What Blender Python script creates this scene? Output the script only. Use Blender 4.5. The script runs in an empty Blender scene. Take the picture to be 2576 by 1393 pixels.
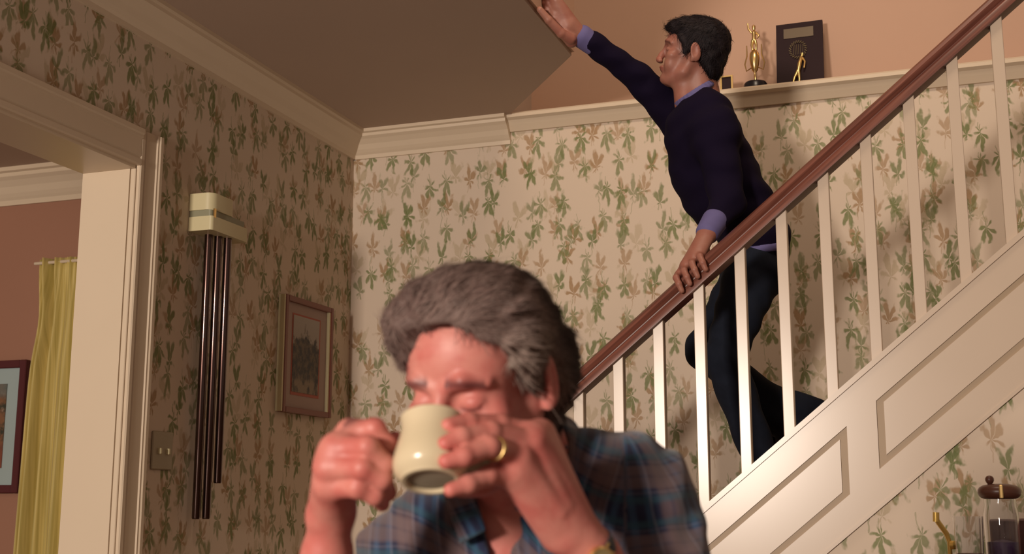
import bpy, math, random
import numpy as np
from mathutils import Vector, Matrix

# ------------------------------------------------------------------ camera, world, lights, exposure
F_PX, CX, CY = 3100.0, 1288.0, 696.5
YAW, PIT, CAMZ = math.radians(19.4), math.radians(10.5), 1.05
CD = np.array([-math.sin(YAW) * math.cos(PIT), math.cos(YAW) * math.cos(PIT), math.sin(PIT)])
CR = np.array([math.cos(YAW), math.sin(YAW), 0.0])
CU = np.cross(CR, CD)
CO = np.array([0, 0, CAMZ])
sc = bpy.context.scene
cam = bpy.data.objects.new('camera', bpy.data.cameras.new('camera'))
sc.collection.objects.link(cam)
cam.location = CO
cam.rotation_euler = (math.pi / 2 + PIT, 0, YAW)
cam.data.sensor_width = 36.0
cam.data.lens = 36.0 * F_PX / 2576.0
cam.data.dof.use_dof = True
cam.data.dof.focus_distance = 3.9
cam.data.dof.aperture_fstop = 5.6
sc.camera = cam

world = bpy.data.worlds.new('world')
sc.world = world
world.use_nodes = True
bg = world.node_tree.nodes['Background']
bg.inputs[0].default_value = (1.0, 0.73, 0.56, 1)
bg.inputs[1].default_value = 0.215

def area(name, loc, target, size, energy, color, size_y=None):
    l = bpy.data.lights.new(name, 'AREA')
    l.energy, l.color, l.size = energy, color, size
    if size_y:
        l.shape = 'RECTANGLE'; l.size_y = size_y
    o = bpy.data.objects.new(name, l)
    sc.collection.objects.link(o)
    o.location = loc
    o.rotation_euler = (Vector(target) - Vector(loc)).to_track_quat('-Z', 'Y').to_euler()
    return o
area('key_lamp', (-1.95, -3.6, 1.75), (-0.8, 4.0, 1.7), 0.7, 345, (1.0, 0.86, 0.74))
area('stair_hall_lamp', (-0.25, 2.9, 4.2), (-0.9, 5.0, 2.8), 0.6, 24, (1.0, 0.80, 0.60))
area('side_room_lamp', (-4.6, 2.2, 2.5), (-4.2, 4.8, 1.6), 0.6, 4.2, (1.0, 0.78, 0.52))
sc.view_settings.view_transform = 'Standard'
sc.view_settings.look = 'None'
sc.view_settings.gamma = 1.0
sc.view_settings.use_curve_mapping = False
sc.view_settings.exposure = 0.0

# ------------------------------------------------------------------ frame helpers
def cam2w(p):                       # (a right, b up, c depth) -> world
    p = np.asarray(p, float)
    return CO + p[..., 0:1] * CR + p[..., 1:2] * CU + p[..., 2:3] * CD
def P(x, y, c):                     # point seen at x,y at depth c, in the (a,b,c) frame
    return np.array([(x - CX) / F_PX * c, -(y - CY) / F_PX * c, c])
def ray(x, y):
    return CD + CR * (x - CX) / F_PX - CU * (y - CY) / F_PX
def onY(x, y, Y): v = ray(x, y); return CO + v * Y / v[1]
def onX(x, y, X): v = ray(x, y); return CO + v * X / v[0]

# ------------------------------------------------------------------ object helpers
def tag(o, label=None, cat=None, group=None, kind=None):
    if label: o['label'] = label
    if cat: o['category'] = cat
    if group: o['group'] = group
    if kind: o['kind'] = kind
    return o
def empty(name, loc, label, cat, group=None):
    o = bpy.data.objects.new(name, None)
    sc.collection.objects.link(o)
    o.location = loc
    o.empty_display_size = 0.05
    return tag(o, label, cat, group)
def mesh_obj(name, V, Fc, mat, parent=None, smooth=False, base=None, colors=None, uv=None):
    V = np.asarray(V, float)
    org = np.array(parent_world(parent)) if parent is not None else (np.array(base, float) if base is not None else np.zeros(3))
    me = bpy.data.meshes.new(name)
    if isinstance(Fc, np.ndarray):
        n, k = Fc.shape
        me.vertices.add(len(V)); me.vertices.foreach_set('co', (V - org).astype(np.float32).ravel())
        me.loops.add(n * k); me.loops.foreach_set('vertex_index', Fc.astype(np.int32).ravel())
        me.polygons.add(n); me.polygons.foreach_set('loop_start', np.arange(0, n * k, k, dtype=np.int32))
        me.polygons.foreach_set('loop_total', np.full(n, k, np.int32))
        me.update(calc_edges=True)
    else:
        me.from_pydata([tuple(v) for v in (V - org)], [], [tuple(f) for f in Fc])
    if smooth:
        me.polygons.foreach_set('use_smooth', np.ones(len(me.polygons), bool))
    if colors is not None:
        at = me.attributes.new('col', 'FLOAT_COLOR', 'POINT')
        c4 = np.ones((len(V), 4), np.float32); c4[:, :3] = colors
        at.data.foreach_set('color', c4.ravel())
    if uv is not None:
        at = me.attributes.new('pat', 'FLOAT_VECTOR', 'POINT')
        c3 = np.zeros((len(V), 3), np.float32); c3[:, :uv.shape[1]] = uv
        at.data.foreach_set('vector', c3.ravel())
    me.materials.append(mat)
    me.update()
    o = bpy.data.objects.new(name, me)
    sc.collection.objects.link(o)
    if parent is not None: o.parent = parent
    else: o.location = org
    return o
def parent_world(p):
    v = Vector((0, 0, 0))
    while p is not None:
        v += p.location; p = p.parent
    return v
class MB:
    def __init__(s): s.V = []; s.F = []
    def add(s, V, F):
        n = len(s.V); s.V += [tuple(v) for v in V]; s.F += [tuple(i + n for i in f) for f in F]; return s
    def box(s, lo, hi, bev=0.0):
        x0, y0, z0 = lo; x1, y1, z1 = hi
        if bev <= 0:
            V = [(x, y, z) for x in (x0, x1) for y in (y0, y1) for z in (z0, z1)]
            return s.add(V, [(0, 1, 3, 2), (4, 6, 7, 5), (0, 4, 5, 1), (2, 3, 7, 6), (0, 2, 6, 4), (1, 5, 7, 3)])
        b = bev
        V = []; idx = {}
        for sx in (0, 1):
            for sy in (0, 1):
                for sz in (0, 1):
                    for ax in range(3):
                        p = [x0 if sx == 0 else x1, y0 if sy == 0 else y1, z0 if sz == 0 else z1]
                        sg = [1 if sx == 0 else -1, 1 if sy == 0 else -1, 1 if sz == 0 else -1]
                        for q in range(3):
                            if q != ax: p[q] += sg[q] * b
                        idx[(sx, sy, sz, ax)] = len(V); V.append(tuple(p))
        F = []
        c = (np.array(lo) + np.array(hi)) / 2
        def face(ids):
            P3 = [np.array(V[i]) for i in ids]
            n = np.cross(P3[1] - P3[0], P3[2] - P3[0])
            if np.dot(n, sum(P3) / len(P3) - c) < 0: ids = ids[::-1]
            F.append(tuple(ids))
        for ax in range(3):
            o1, o2 = [q for q in range(3) if q != ax]
            for s0 in (0, 1):
                ids = []
                for (u, v) in ((0, 0), (1, 0), (1, 1), (0, 1)):
                    k = [0, 0, 0]; k[ax] = s0; k[o1] = u; k[o2] = v
                    ids.append(idx[(k[0], k[1], k[2], ax)])
                face(ids)
            for u in (0, 1):
                for v in (0, 1):
                    ka = [0, 0, 0]; kb = [0, 0, 0]
                    ka[ax] = 0; kb[ax] = 1
                    for k in (ka, kb): k[o1] = u; k[o2] = v
                    face([idx[(*ka, o1)], idx[(*kb, o1)], idx[(*kb, o2)], idx[(*ka, o2)]])
        for sx in (0, 1):
            for sy in (0, 1):
                for sz in (0, 1):
                    face([idx[(sx, sy, sz, a)] for a in range(3)])
        return s.add(V, F)
    def prism(s, prof, p0, p1, U, W):         # profile (u,w) swept straight from p0 to p1
        p0, p1, U, W = map(lambda q: np.array(q, float), (p0, p1, U, W))
        n = len(prof)
        V = [p0 + U * a + W * b for a, b in prof] + [p1 + U * a + W * b for a, b in prof]
        F = [(i, (i + 1) % n, n + (i + 1) % n, n + i) for i in range(n)]
        F += [tuple(range(n))[::-1], tuple(range(n, 2 * n))]
        c = sum(V) / len(V)
        f = F[0]; nn = np.cross(V[f[1]] - V[f[0]], V[f[2]] - V[f[0]])
        area2 = sum(prof[i][0] * prof[(i + 1) % n][1] - prof[(i + 1) % n][0] * prof[i][1] for i in range(n))
        if area2 * np.dot(np.cross(U, W), p1 - p0) < 0: F = [g[::-1] for g in F]
        return s.add(V, F)
    def poly(s, pts, thick):                   # flat polygon (world pts), extruded by vector thick
        pts = [np.array(p, float) for p in pts]; t = np.array(thick, float); n = len(pts)
        V = pts + [p + t for p in pts]
        F = [tuple(range(n)), tuple(range(n, 2 * n))[::-1]] + [(i, n + i, n + (i + 1) % n, (i + 1) % n) for i in range(n)]
        nn = np.cross(pts[1] - pts[0], pts[2] - pts[1])
        if np.dot(nn, t) > 0: F = [g[::-1] for g in F]
        return s.add(V, F)
    def lathe(s, prof, c, ax=(0, 0, 1), seg=32, cap=True):      # prof: (r, h)
        c = np.array(c, float); ax = np.array(ax, float); ax /= np.linalg.norm(ax)
        t = np.array([1, 0, 0]) if abs(ax[0]) < .9 else np.array([0, 1, 0])
        e1 = np.cross(ax, t); e1 /= np.linalg.norm(e1); e2 = np.cross(ax, e1)
        V = []; F = []
        for r, h in prof:
            for k in range(seg):
                a = 2 * math.pi * k / seg
                V.append(c + ax * h + (e1 * math.cos(a) + e2 * math.sin(a)) * r)
        for i in range(len(prof) - 1):
            for k in range(seg):
                k2 = (k + 1) % seg
                F.append((i * seg + k, i * seg + k2, (i + 1) * seg + k2, (i + 1) * seg + k))
        if cap:
            F.append(tuple(range(seg))[::-1]); F.append(tuple(range((len(prof) - 1) * seg, len(prof) * seg)))
        return s.add(V, F)
    def tube(s, pts, rad, seg=10):
        pts = [np.array(p, float) for p in pts]; n = len(pts)
        rad = [rad] * n if np.isscalar(rad) else rad
        V = []; F = []; up = None
        for i, p in enumerate(pts):
            d = pts[min(i + 1, n - 1)] - pts[max(i - 1, 0)]; d /= np.linalg.norm(d)
            if up is None:
                up = np.cross(d, [0, 0, 1.0]) if abs(d[2]) < .9 else np.cross(d, [1.0, 0, 0])
            e1 = up - d * np.dot(up, d); e1 /= np.linalg.norm(e1); up = e1; e2 = np.cross(d, e1)
            for k in range(seg):
                a = 2 * math.pi * k / seg
                V.append(p + (e1 * math.cos(a) + e2 * math.sin(a)) * rad[i])
        for i in range(n - 1):
            for k in range(seg):
                k2 = (k + 1) % seg
                F.append((i * seg + k, i * seg + k2, (i + 1) * seg + k2, (i + 1) * seg + k))
        F.append(tuple(range(seg))[::-1]); F.append(tuple(range((n - 1) * seg, n * seg)))
        return s.add(V, F)
    def obj(s, name, mat, parent=None, smooth=False, base=None):
        if base is None and parent is None:
            A = np.array(s.V); base = (A[:, 0].mean(), A[:, 1].mean(), A[:, 2].min())
        o = mesh_obj(name, s.V, s.F, mat, parent, smooth=False, base=base)
        if smooth:
            me = o.data
            me.polygons.foreach_set('use_smooth', np.ones(len(me.polygons), bool))
            md = o.modifiers.new('smooth_edges', 'EDGE_SPLIT'); md.split_angle = math.radians(38)
        return o

# ------------------------------------------------------------------ materials
class NT:
    def __init__(s, name):
        s.m = bpy.data.materials.new(name); s.m.use_nodes = True
        s.t = s.m.node_tree; s.b = s.t.nodes['Principled BSDF']
    def n(s, typ, **kw):
        nd = s.t.nodes.new(typ)
        for k, v in kw.items():
            if k.startswith('i_'): nd.inputs[int(k[2:])].default_value = v
            else: setattr(nd, k, v)
        return nd
    def l(s, a, b): s.t.links.new(a, b)
    def sock(s, nd, i, v):
        if hasattr(v, 'is_output') or isinstance(v, bpy.types.NodeSocket): s.l(v, nd.inputs[i])
        else: nd.inputs[i].default_value = v
    def math(s, op, a, b=0.0, c=None, clamp=False):
        nd = s.n('ShaderNodeMath', operation=op, use_clamp=clamp)
        s.sock(nd, 0, a); s.sock(nd, 1, b)
        if c is not None: s.sock(nd, 2, c)
        return nd.outputs[0]
    def ss(s, x, lo, hi):                       # smoothstep
        nd = s.n('ShaderNodeMapRange', interpolation_type='SMOOTHSTEP')
        s.sock(nd, 0, x); nd.inputs[1].default_value = lo; nd.inputs[2].default_value = hi
        return nd.outputs[0]
    def mix(s, f, a, b):
        nd = s.n('ShaderNodeMix', data_type='RGBA')
        s.sock(nd, 0, f)
        for i, v in ((6, a), (7, b)):
            if isinstance(v, bpy.types.NodeSocket): s.l(v, nd.inputs[i])
            else: nd.inputs[i].default_value = (*v, 1)
        return nd.outputs[2]
    def noise(s, vec=None, scale=5.0, detail=2.0, rough=.5):
        nd = s.n('ShaderNodeTexNoise')
        nd.inputs['Scale'].default_value = scale; nd.inputs['Detail'].default_value = detail
        nd.inputs['Roughness'].default_value = rough
        if vec is not None: s.l(vec, nd.inputs['Vector'])
        return nd.outputs[0]
    def pos(s):
        return s.n('ShaderNodeNewGeometry').outputs['Position']
    def obj(s):
        return s.n('ShaderNodeTexCoord').outputs['Object']
    def sep(s, v):
        nd = s.n('ShaderNodeSeparateXYZ'); s.l(v, nd.inputs[0]); return nd.outputs
    def comb(s, x, y, z=0.0):
        nd = s.n('ShaderNodeCombineXYZ'); s.sock(nd, 0, x); s.sock(nd, 1, y); s.sock(nd, 2, z); return nd.outputs[0]
    def col(s, v, rough=.5, metal=0.0, spec=None):
        if isinstance(v, bpy.types.NodeSocket): s.l(v, s.b.inputs['Base Color'])
        else: s.b.inputs['Base Color'].default_value = (*v, 1)
        s.b.inputs['Roughness'].default_value = rough; s.b.inputs['Metallic'].default_value = metal
        if spec is not None: s.b.inputs['Specular IOR Level'].default_value = spec
        return s
    def bump(s, h, strength=.2, dist=.002):
        nd = s.n('ShaderNodeBump'); nd.inputs['Strength'].default_value = strength; nd.inputs['Distance'].default_value = dist
        s.l(h, nd.inputs['Height']); s.l(nd.outputs[0], s.b.inputs['Normal']); return s

def plain(name, c, rough=.5, metal=0.0, var=.06, scale=6.0, spec=None):
    t = NT(name)
    k = t.noise(t.obj(), scale, 3)
    t.col(t.mix(k, tuple(x * (1 - var) for x in c), tuple(min(1, x * (1 + var)) for x in c)), rough, metal, spec)
    return t.m

def wallpaper(name, axis, size=1.0):
    t = NT(name)
    s = t.sep(t.pos())
    u0 = s[0] if axis == 'x' else s[1]
    v0 = s[2]
    wob = t.noise(t.comb(t.math('MULTIPLY', u0, 2.0), v0), 26.0, 2)
    u = t.math('MULTIPLY', u0, 1.0 / size); v = t.math('MULTIPLY', v0, 1.0 / size)
    base = t.mix(t.noise(t.comb(u0, v0), 2.0, 3), (.610, .495, .385), (.655, .535, .420))
    out = base
    w1 = t.math('MULTIPLY', t.math('SUBTRACT', t.noise(t.comb(u0, v0, 3.1), 20.0, 2), .5), .028)
    w2 = t.math('MULTIPLY', t.math('SUBTRACT', t.noise(t.comb(u0, v0, 7.7), 20.0, 2), .5), .028)
    def layer(out, cw, ch, off, cdark, clite, npet, rmax, keep, squash, phase, seedmul, stem=True, down=False, rnd=.62):
        U = t.math('MULTIPLY_ADD', u, 1 / cw, off[0]); V = t.math('MULTIPLY_ADD', v, 1 / ch, off[1])
        vec = t.comb(U, V)
        vo = t.n('ShaderNodeTexVoronoi', voronoi_dimensions='2D', feature='F1')
        t.l(vec, vo.inputs['Vector']); vo.inputs['Scale'].default_value = 1.0; vo.inputs['Randomness'].default_value = rnd
        pp = t.sep(vo.outputs['Position']); cc = t.sep(vo.outputs['Color'])
        qx = t.math('MULTIPLY', t.math('SUBTRACT', U, pp[0]), cw)
        qy = t.math('MULTIPLY', t.math('SUBTRACT', V, pp[1]), ch / squash)
        if down: qy = t.math('MULTIPLY', qy, -1.0)
        qx = t.math('ADD', qx, w1); qy = t.math('ADD', qy, w2)
        r = t.math('SQRT', t.math('ADD', t.math('MULTIPLY', qx, qx), t.math('MULTIPLY', qy, qy)))
        qy2 = t.math('ADD', qy, rmax * .45)
        ang = t.math('ARCTAN2', qx, qy2)
        tw = t.math('MULTIPLY_ADD', cc[0], 2.2, phase)
        pet = t.math('POWER', t.math('ABSOLUTE', t.math('COSINE', t.math('MULTIPLY_ADD', ang, npet, tw))), 1.35)
        lim = t.math('MULTIPLY', t.math('MULTIPLY_ADD', pet, .78, .18), rmax)
        wv = t.math('MULTIPLY_ADD', wob, 1.5, .32)
        lim = t.math('MULTIPLY', lim, wv)
        body = t.ss(t.math('SUBTRACT', lim, r), -.0055, .0085)
        kp = t.math('LESS_THAN', cc[1], keep)
        m = t.math('MULTIPLY', body, kp)
        if stem:
            sx = t.math('SUBTRACT', qx, t.math('MULTIPLY', t.math('SINE', t.math('MULTIPLY', qy, 38.0)), .006))
            st = t.math('MULTIPLY', t.ss(t.math('ABSOLUTE', sx), .0026, .0008), t.math('LESS_THAN', qy, 0.0))
            st = t.math('MULTIPLY', st, kp)
            m = t.math('MAXIMUM', m, t.math('MULTIPLY', st, .55))
        m = t.math('MULTIPLY', m, t.math('MULTIPLY_ADD', cc[2], .3, .62))
        cl = t.mix(t.noise(vec, 7.0, 2), cdark, clite)
        return t.mix(m, out, cl)
    out = layer(out, .150, .175, (.3, .1), (.43, .34, .22), (.52, .42, .29), 2.6, .036, .7, 1.7, .3, 1, stem=False)
    out = layer(out, .112, .135, (.0, .0), (.30, .18, .08), (.40, .25, .13), 3.1, .031, .70, 1.7, .0, 1)
    out = layer(out, .098, .122, (.55, .4), (.12, .15, .045), (.22, .235, .09), 3.4, .030, .74, 1.75, .7, 1, down=True)
    out = layer(out, .135, .160, (.2, .75), (.10, .13, .035), (.20, .22, .08), 2.6, .027, .75, 1.9, 1.1, 1)
    t.col(out, .6, spec=.25)
    return t.m

M = {}
M['paper_x'] = wallpaper('floral_wallpaper_back', 'x')
M['paper_y'] = wallpaper('floral_wallpaper_side', 'y')
M['peach'] = plain('peach_paint', (.50, .31, .215), .7, var=.04, scale=3)
M['salmon'] = plain('salmon_paint', (.34, .165, .105), .7, var=.04, scale=3)
M['cream'] = plain('cream_trim_paint', (.66, .54, .40), .33, var=.03, scale=4)
M['creamwall'] = plain('cream_stair_paint', (.57, .455, .35), .26, var=.04, scale=5)
M['tan_groove'] = plain('tan_groove_strip', (.36, .255, .155), .5, var=.06)
M['ceil'] = plain('ceiling_paint', (.46, .345, .27), .8, var=.04, scale=2)
M['floor'] = plain('floor_boards', (.16, .085, .045), .45)
t = NT('mahogany_rail')
s_ = t.sep(t.pos())
grain = t.noise(t.comb(t.math('MULTIPLY', t.math('ADD', s_[0], t.math('MULTIPLY', s_[2], .8)), 3.0), t.math('MULTIPLY', t.math('SUBTRACT', s_[2], t.math('MULTIPLY', s_[0], .83)), 90.0), s_[1]), 1.0, 4)
t.col(t.mix(t.ss(grain, .3, .7), (.115, .036, .024), (.205, .070, .046)), .38)
M['rail'] = t.m
M['tread'] = plain('tread_wood', (.22, .11, .06), .45)
t = NT('brass'); t.col((.75, .52, .22), .28, 1.0); M['brass'] = t.m
t = NT('dark_brass_tube'); t.col((.085, .045, .038), .25, 1.0); t.b.inputs['Coat Weight'].default_value = 1.0; t.b.inputs['Coat Roughness'].default_value = .12; M['tubebrass'] = t.m
M['brass_lit'] = plain('lit_brass', (1.0, .66, .18), .32, .55)  # copy of the brass with its lamplit brightness put into the base colour
M['gold'] = plain('gold_paint', (.72, .50, .20), .3, .9)
M['creamplastic'] = plain('ivory_plastic', (.62, .55, .33), .4, var=.03)
M['greyband'] = plain('grey_green_band', (.26, .25, .16), .45)
M['plate'] = plain('switch_plate', (.36, .30, .20), .35)
M['redwood'] = plain('red_brown_frame', (.20, .055, .035), .35)
M['darkred'] = plain('dark_red_frame', (.085, .015, .018), .3)
M['mat_mauve'] = plain('mauve_mat', (.40, .29, .25), .8, var=.04)
M['mat_blue'] = plain('pale_blue_mat', (.34, .42, .42), .8, var=.04)
M['redline'] = plain('red_liner', (.38, .09, .055), .6)
M['black'] = plain('black_base', (.012, .010, .014), .3)
M['plaque'] = plain('dark_plaque_wood', (.022, .009, .011), .65, spec=.2)
M['nameplate'] = plain('dull_brass_plate', (.12, .09, .06), .5, .5)
M['dullgold'] = plain('engraved_gold', (.16, .12, .07), .5, .4)
M['darkwood'] = plain('dark_wood_lid', (.10, .035, .02), .35)
M['navy'] = NT('navy_sweater').col((.0075, .0045, .016), .95, spec=.1).m
def knit(m):
    nt = m.node_tree
M['lavender'] = plain('lavender_shirt', (.12, .105, .26), .8, var=.1, scale=30)
M['jeans'] = plain('dark_jeans', (.011, .014, .024), .9, var=.3, scale=30, spec=.15)
M['shoe'] = plain('dark_shoe', (.02, .015, .018), .5)

def pic_mat(name, kind):
    t = NT(name)
    tc = t.n('ShaderNodeTexCoord').outputs['Generated']
    g = t.sep(tc)
    h = g[1] if kind == 'left' else g[0]
    if kind == 'left':
        n1 = t.noise(tc, 5.0, 5, .6)
        sky = t.mix(g[2], (.23, .18, .13), (.36, .31, .27))
        edge = t.math('ADD', t.math('MULTIPLY', n1, .7), t.math('MULTIPLY', t.math('ABSOLUTE', t.math('SUBTRACT', h, .45)), -.25))
        m = t.ss(t.math('SUBTRACT', t.math('ADD', edge, .42), g[2]), -.05, .05)
        dark = t.mix(t.ss(t.noise(tc, 9.0, 4, .7), .42, .62), (.018, .013, .016), (.11, .075, .04))
        c = t.mix(m, sky, dark)
        low = t.ss(g[2], .30, .12)
        c = t.mix(t.math('MULTIPLY', low, t.ss(t.noise(tc, 6.0, 3), .4, .55)), c, (.22, .16, .10))
    else:
        n1 = t.noise(tc, 6.0, 4, .7)
        c = t.mix(t.ss(n1, .4, .6), (.03, .035, .022), (.20, .09, .04))
        c = t.mix(t.ss(t.noise(tc, 11.0, 3), .56, .66), c, (.30, .20, .14))
        c = t.mix(t.ss(g[2], .40, .15), c, (.20, .055, .03))
        c = t.mix(t.math('MULTIPLY', t.ss(g[2], .8, .9), .7), c, (.12, .15, .14))
    t.col(c, .5)
    return t.m
M['art_a'] = pic_mat('landscape_print', 'left')
M['art_b'] = pic_mat('floral_print', 'far')

t = NT('yellow_curtain_cloth')
s_ = t.sep(t.pos())
st = t.noise(t.comb(t.math('MULTIPLY', s_[0], 130.0), t.math('MULTIPLY', s_[2], 1.5)), 1.0, 3)
t.col(t.mix(t.ss(st, .35, .65), (.44, .34, .085), (.64, .50, .16)), .6)
t.b.inputs['Sheen Weight'].default_value = .2
M['curtain'] = t.m

def skin(name, base, red, scale=18.0):
    t = NT(name)
    a = t.n('ShaderNodeAttribute', attribute_name='col').outputs['Color']
    k = t.noise(t.pos(), scale, 4, .6)
    k2 = t.noise(t.pos(), 140.0, 2)
    c = t.mix(t.ss(k, .35, .68), base, red)
    mm = t.n('ShaderNodeMix', data_type='RGBA', blend_type='MULTIPLY'); mm.inputs[0].default_value = 1.0
    t.l(c, mm.inputs[6]); t.l(a, mm.inputs[7])
    t.col(mm.outputs[2], .48, spec=.4)
    t.b.inputs['Subsurface Weight'].default_value = .12
    t.b.inputs['Subsurface Radius'].default_value = (.012, .005, .003)
    t.b.inputs['Subsurface Scale'].default_value = 1.0
    t.bump(k2, .25, .0008)
    return t.m
M['skin_old'] = skin('ruddy_skin', (.56, .215, .175), (.50, .140, .118), 22)
M['skin_young'] = skin('young_skin', (.34, .150, .105), (.30, .110, .08), 12)

def hairmat(name, c1, c2, c3):
    t = NT(name)
    a = t.n('ShaderNodeAttribute', attribute_name='col').outputs['Color']
    k = t.noise(t.pos(), 14.0, 4, .6)
    k2 = t.noise(t.pos(), 260.0, 2, .6)
    c = t.mix(t.ss(k, .3, .7), c1, c2)
    c = t.mix(t.math('MULTIPLY', t.ss(k2, .45, .7), .5), c, c3)
    mm = t.n('ShaderNodeMix', data_type='RGBA', blend_type='MULTIPLY'); mm.inputs[0].default_value = 1.0
    t.l(c, mm.inputs[6]); t.l(a, mm.inputs[7])
    t.col(mm.outputs[2], .7, spec=.18)
    return t.m
M['hair_grey'] = hairmat('grey_brown_hair', (.105, .064, .056), (.155, .104, .090), (.22, .17, .15))
M['hair_black'] = hairmat('black_hair', (.006, .004, .006), (.012, .008, .010), (.03, .02, .02))

def plaid():
    t = NT('plaid_shirt_cloth')
    a = t.n('ShaderNodeAttribute', attribute_name='pat').outputs['Vector']
    s = t.sep(a)
    def band(x, period, lo, hi, soft, off=0.0):
        m = t.math('PINGPONG', t.math('ADD', x, off), period / 2)
        # soft band between lo and hi (metres from the fold)
        return t.math('MULTIPLY', t.ss(m, lo - soft, lo + soft), t.ss(m, hi + soft, hi - soft))
    u, v = s[0], s[1]
    base = (.010, .014, .040)
    c = t.mix(t.noise(a, 30.0, 2), base, (.022, .028, .066))
    c = t.mix(t.math('MULTIPLY', band(u, .062, .0, .011, .003), .75), c, (.105, .070, .075))       # mauve-brown verticals
    c = t.mix(t.math('MULTIPLY', band(u, .062, .019, .026, .002), .7), c, (.035, .085, .170))      # blue verticals
    c = t.mix(t.math('MULTIPLY', band(v, .078, .0, .014, .003), .62), c, (.155, .105, .105))       # mauve horizontals
    c = t.mix(t.math('MULTIPLY', band(v, .078, .022, .030, .003), .55), c, (.030, .090, .125))     # teal horizontals
    c = t.mix(t.math('MULTIPLY', band(u, .031, .0148, .0155, .0012, .004), .5), c, (.30, .28, .34)) # pale thread
    c = t.mix(t.math('MULTIPLY', band(v, .078, .018, .0195, .001), .25), c, (.28, .26, .30))
    t.col(c, .85, spec=.2)
    t.b.inputs['Sheen Weight'].default_value = .25
    wv = t.noise(a, 900.0, 1)
    t.bump(wv, .15, .0006)
    return t.m
M['plaid'] = plaid()
t = NT('mug_glaze'); t.col(t.mix(t.noise(t.obj(), 30, 2), (.56, .47, .31), (.60, .50, .34)), .22, spec=.5); M['mug'] = t.m
t = NT('mug_foot_clay'); t.col((.30, .26, .19), .6); M['mugfoot'] = t.m
def glass(name, c, rough=.03):
    t = NT(name)
    t.b.inputs['Base Color'].default_value = (*c, 1); t.b.inputs['Roughness'].default_value = rough
    t.b.inputs['Transmission Weight'].default_value = 1.0; t.b.inputs['IOR'].default_value = 1.45
    return t.m
M['glass'] = glass('clear_glass', (.93, .94, .95))
M['glass_blue'] = glass('blue_tinted_glass', (.55, .56, .80))
M['purple'] = plain('purple_contents', (.12, .055, .15), .5, var=.5, scale=60)
M['redbrown'] = plain('red_brown_contents', (.13, .045, .035), .5, var=.4, scale=40)
M['bluebook'] = plain('slate_blue_box', (.09, .09, .17), .5)
M['strap'] = plain('dark_strap', (.035, .035, .045), .5)
M['trouser'] = plain('grey_trousers', (.05, .05, .06), .9)

# ------------------------------------------------------------------ the room
XL, YW, ZC = -2.448, 4.814, 2.69
Y_UP = 5.02
def struct(o): o['kind'] = 'structure'; return o
struct(MB().box((-6.2, -0.5, -0.10), (3.2, 5.2, 0.0)).obj('floor', M['floor']))
# back wall (paper) up to the ledge
struct(MB().box((XL - .0, YW, 0.0), (2.6, YW + .34, 2.655)).obj('wall_back', M['paper_x']))
# left wall with cased opening: solid beyond y=3.27, header above the opening
w = MB(); w.box((XL - .2, 3.27, 0.0), (XL, YW + .34, ZC)); w.box((XL - .2, -0.5, 2.145), (XL, 3.27, ZC))
struct(w.obj('wall_left', M['paper_y'], base=(XL - .1, 3.27, 0)))
# side room
struct(MB().box((-6.2, 4.83, 0), (XL - .2, 5.0, ZC)).obj('wall_side_room', M['salmon']))
struct(MB().box((-6.2, -0.5, ZC), (XL - .2, 5.0, ZC + .12)).obj('ceiling_side_room', M['ceil']))
# ceiling with the chamfered stairwell opening
c1 = (-1.675, 4.74); c2 = (-1.235, 4.17)
struct(MB().poly([(XL - .2, -0.5, ZC), (c2[0], -0.5, ZC), (c2[0], c2[1], ZC), (c1[0], c1[1], ZC), (c1[0], YW + .34, ZC), (XL - .2, YW + .34, ZC)], (0, 0, .28)).obj('ceiling', M['ceil'], base=(-1.8, 2, ZC)))
# peach facing on the sides of the opening
fc = MB()
fc.box((c2[0], -0.5, ZC + .012), (c2[0] + .012, c2[1], ZC + .28))
struct(fc.obj('trim_1', M['peach']))
struct(MB().box((-1.9, Y_UP, 2.655), (2.6, Y_UP + .14, 4.6)).obj('wall_upper_stairwell', M['peach']))
struct(MB().box((-1.9, -0.5, 4.6), (2.6, 5.2, 4.72)).obj('ceiling_upper', M['ceil']))
# ledge cap on top of the papered wall
prof = [(0, 0), (0, .045), (-.010, .052), (-.052, .052), (-.060, .044), (-.060, .030), (-.042, .022), (-.030, .004), (-.018, -.012), (-.012, -.020), (0, -.020)]
pr = MB()
pr.prism([(y, z) for y, z in prof], (-1.70, YW, 2.648), (2.6, YW, 2.648), (0, 1, 0), (0, 0, 1))
pr.box((-1.70, YW, 2.655), (2.6, Y_UP, 2.700))
struct(pr.obj('trim_2', M['cream']))
# crown mouldings
crown = [(0, 0), (0, -.115), (.010, -.115), (.012, -.098), (.020, -.090), (.030, -.078), (.042, -.058), (.060, -.040), (.074, -.030), (.076, -.018), (.088, -.014), (.088, 0)]
cb = MB().prism(crown, (XL, YW, ZC), (-1.70, YW, ZC), (0, -1, 0), (0, 0, 1))
struct(cb.obj('trim_3', M['cream']))
cl = MB().prism(crown, (XL, -0.5, ZC), (XL, YW, ZC), (1, 0, 0), (0, 0, 1))
struct(cl.obj('trim_4', M['cream']))
crown2 = [(a * 1.35, b * 1.45) for a, b in crown]
cs = MB().prism(crown2, (-6.2, 4.83, ZC), (XL - .2, 4.83, ZC), (0, -1, 0), (0, 0, 1))
struct(cs.obj('trim_5', M['cream']))
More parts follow.
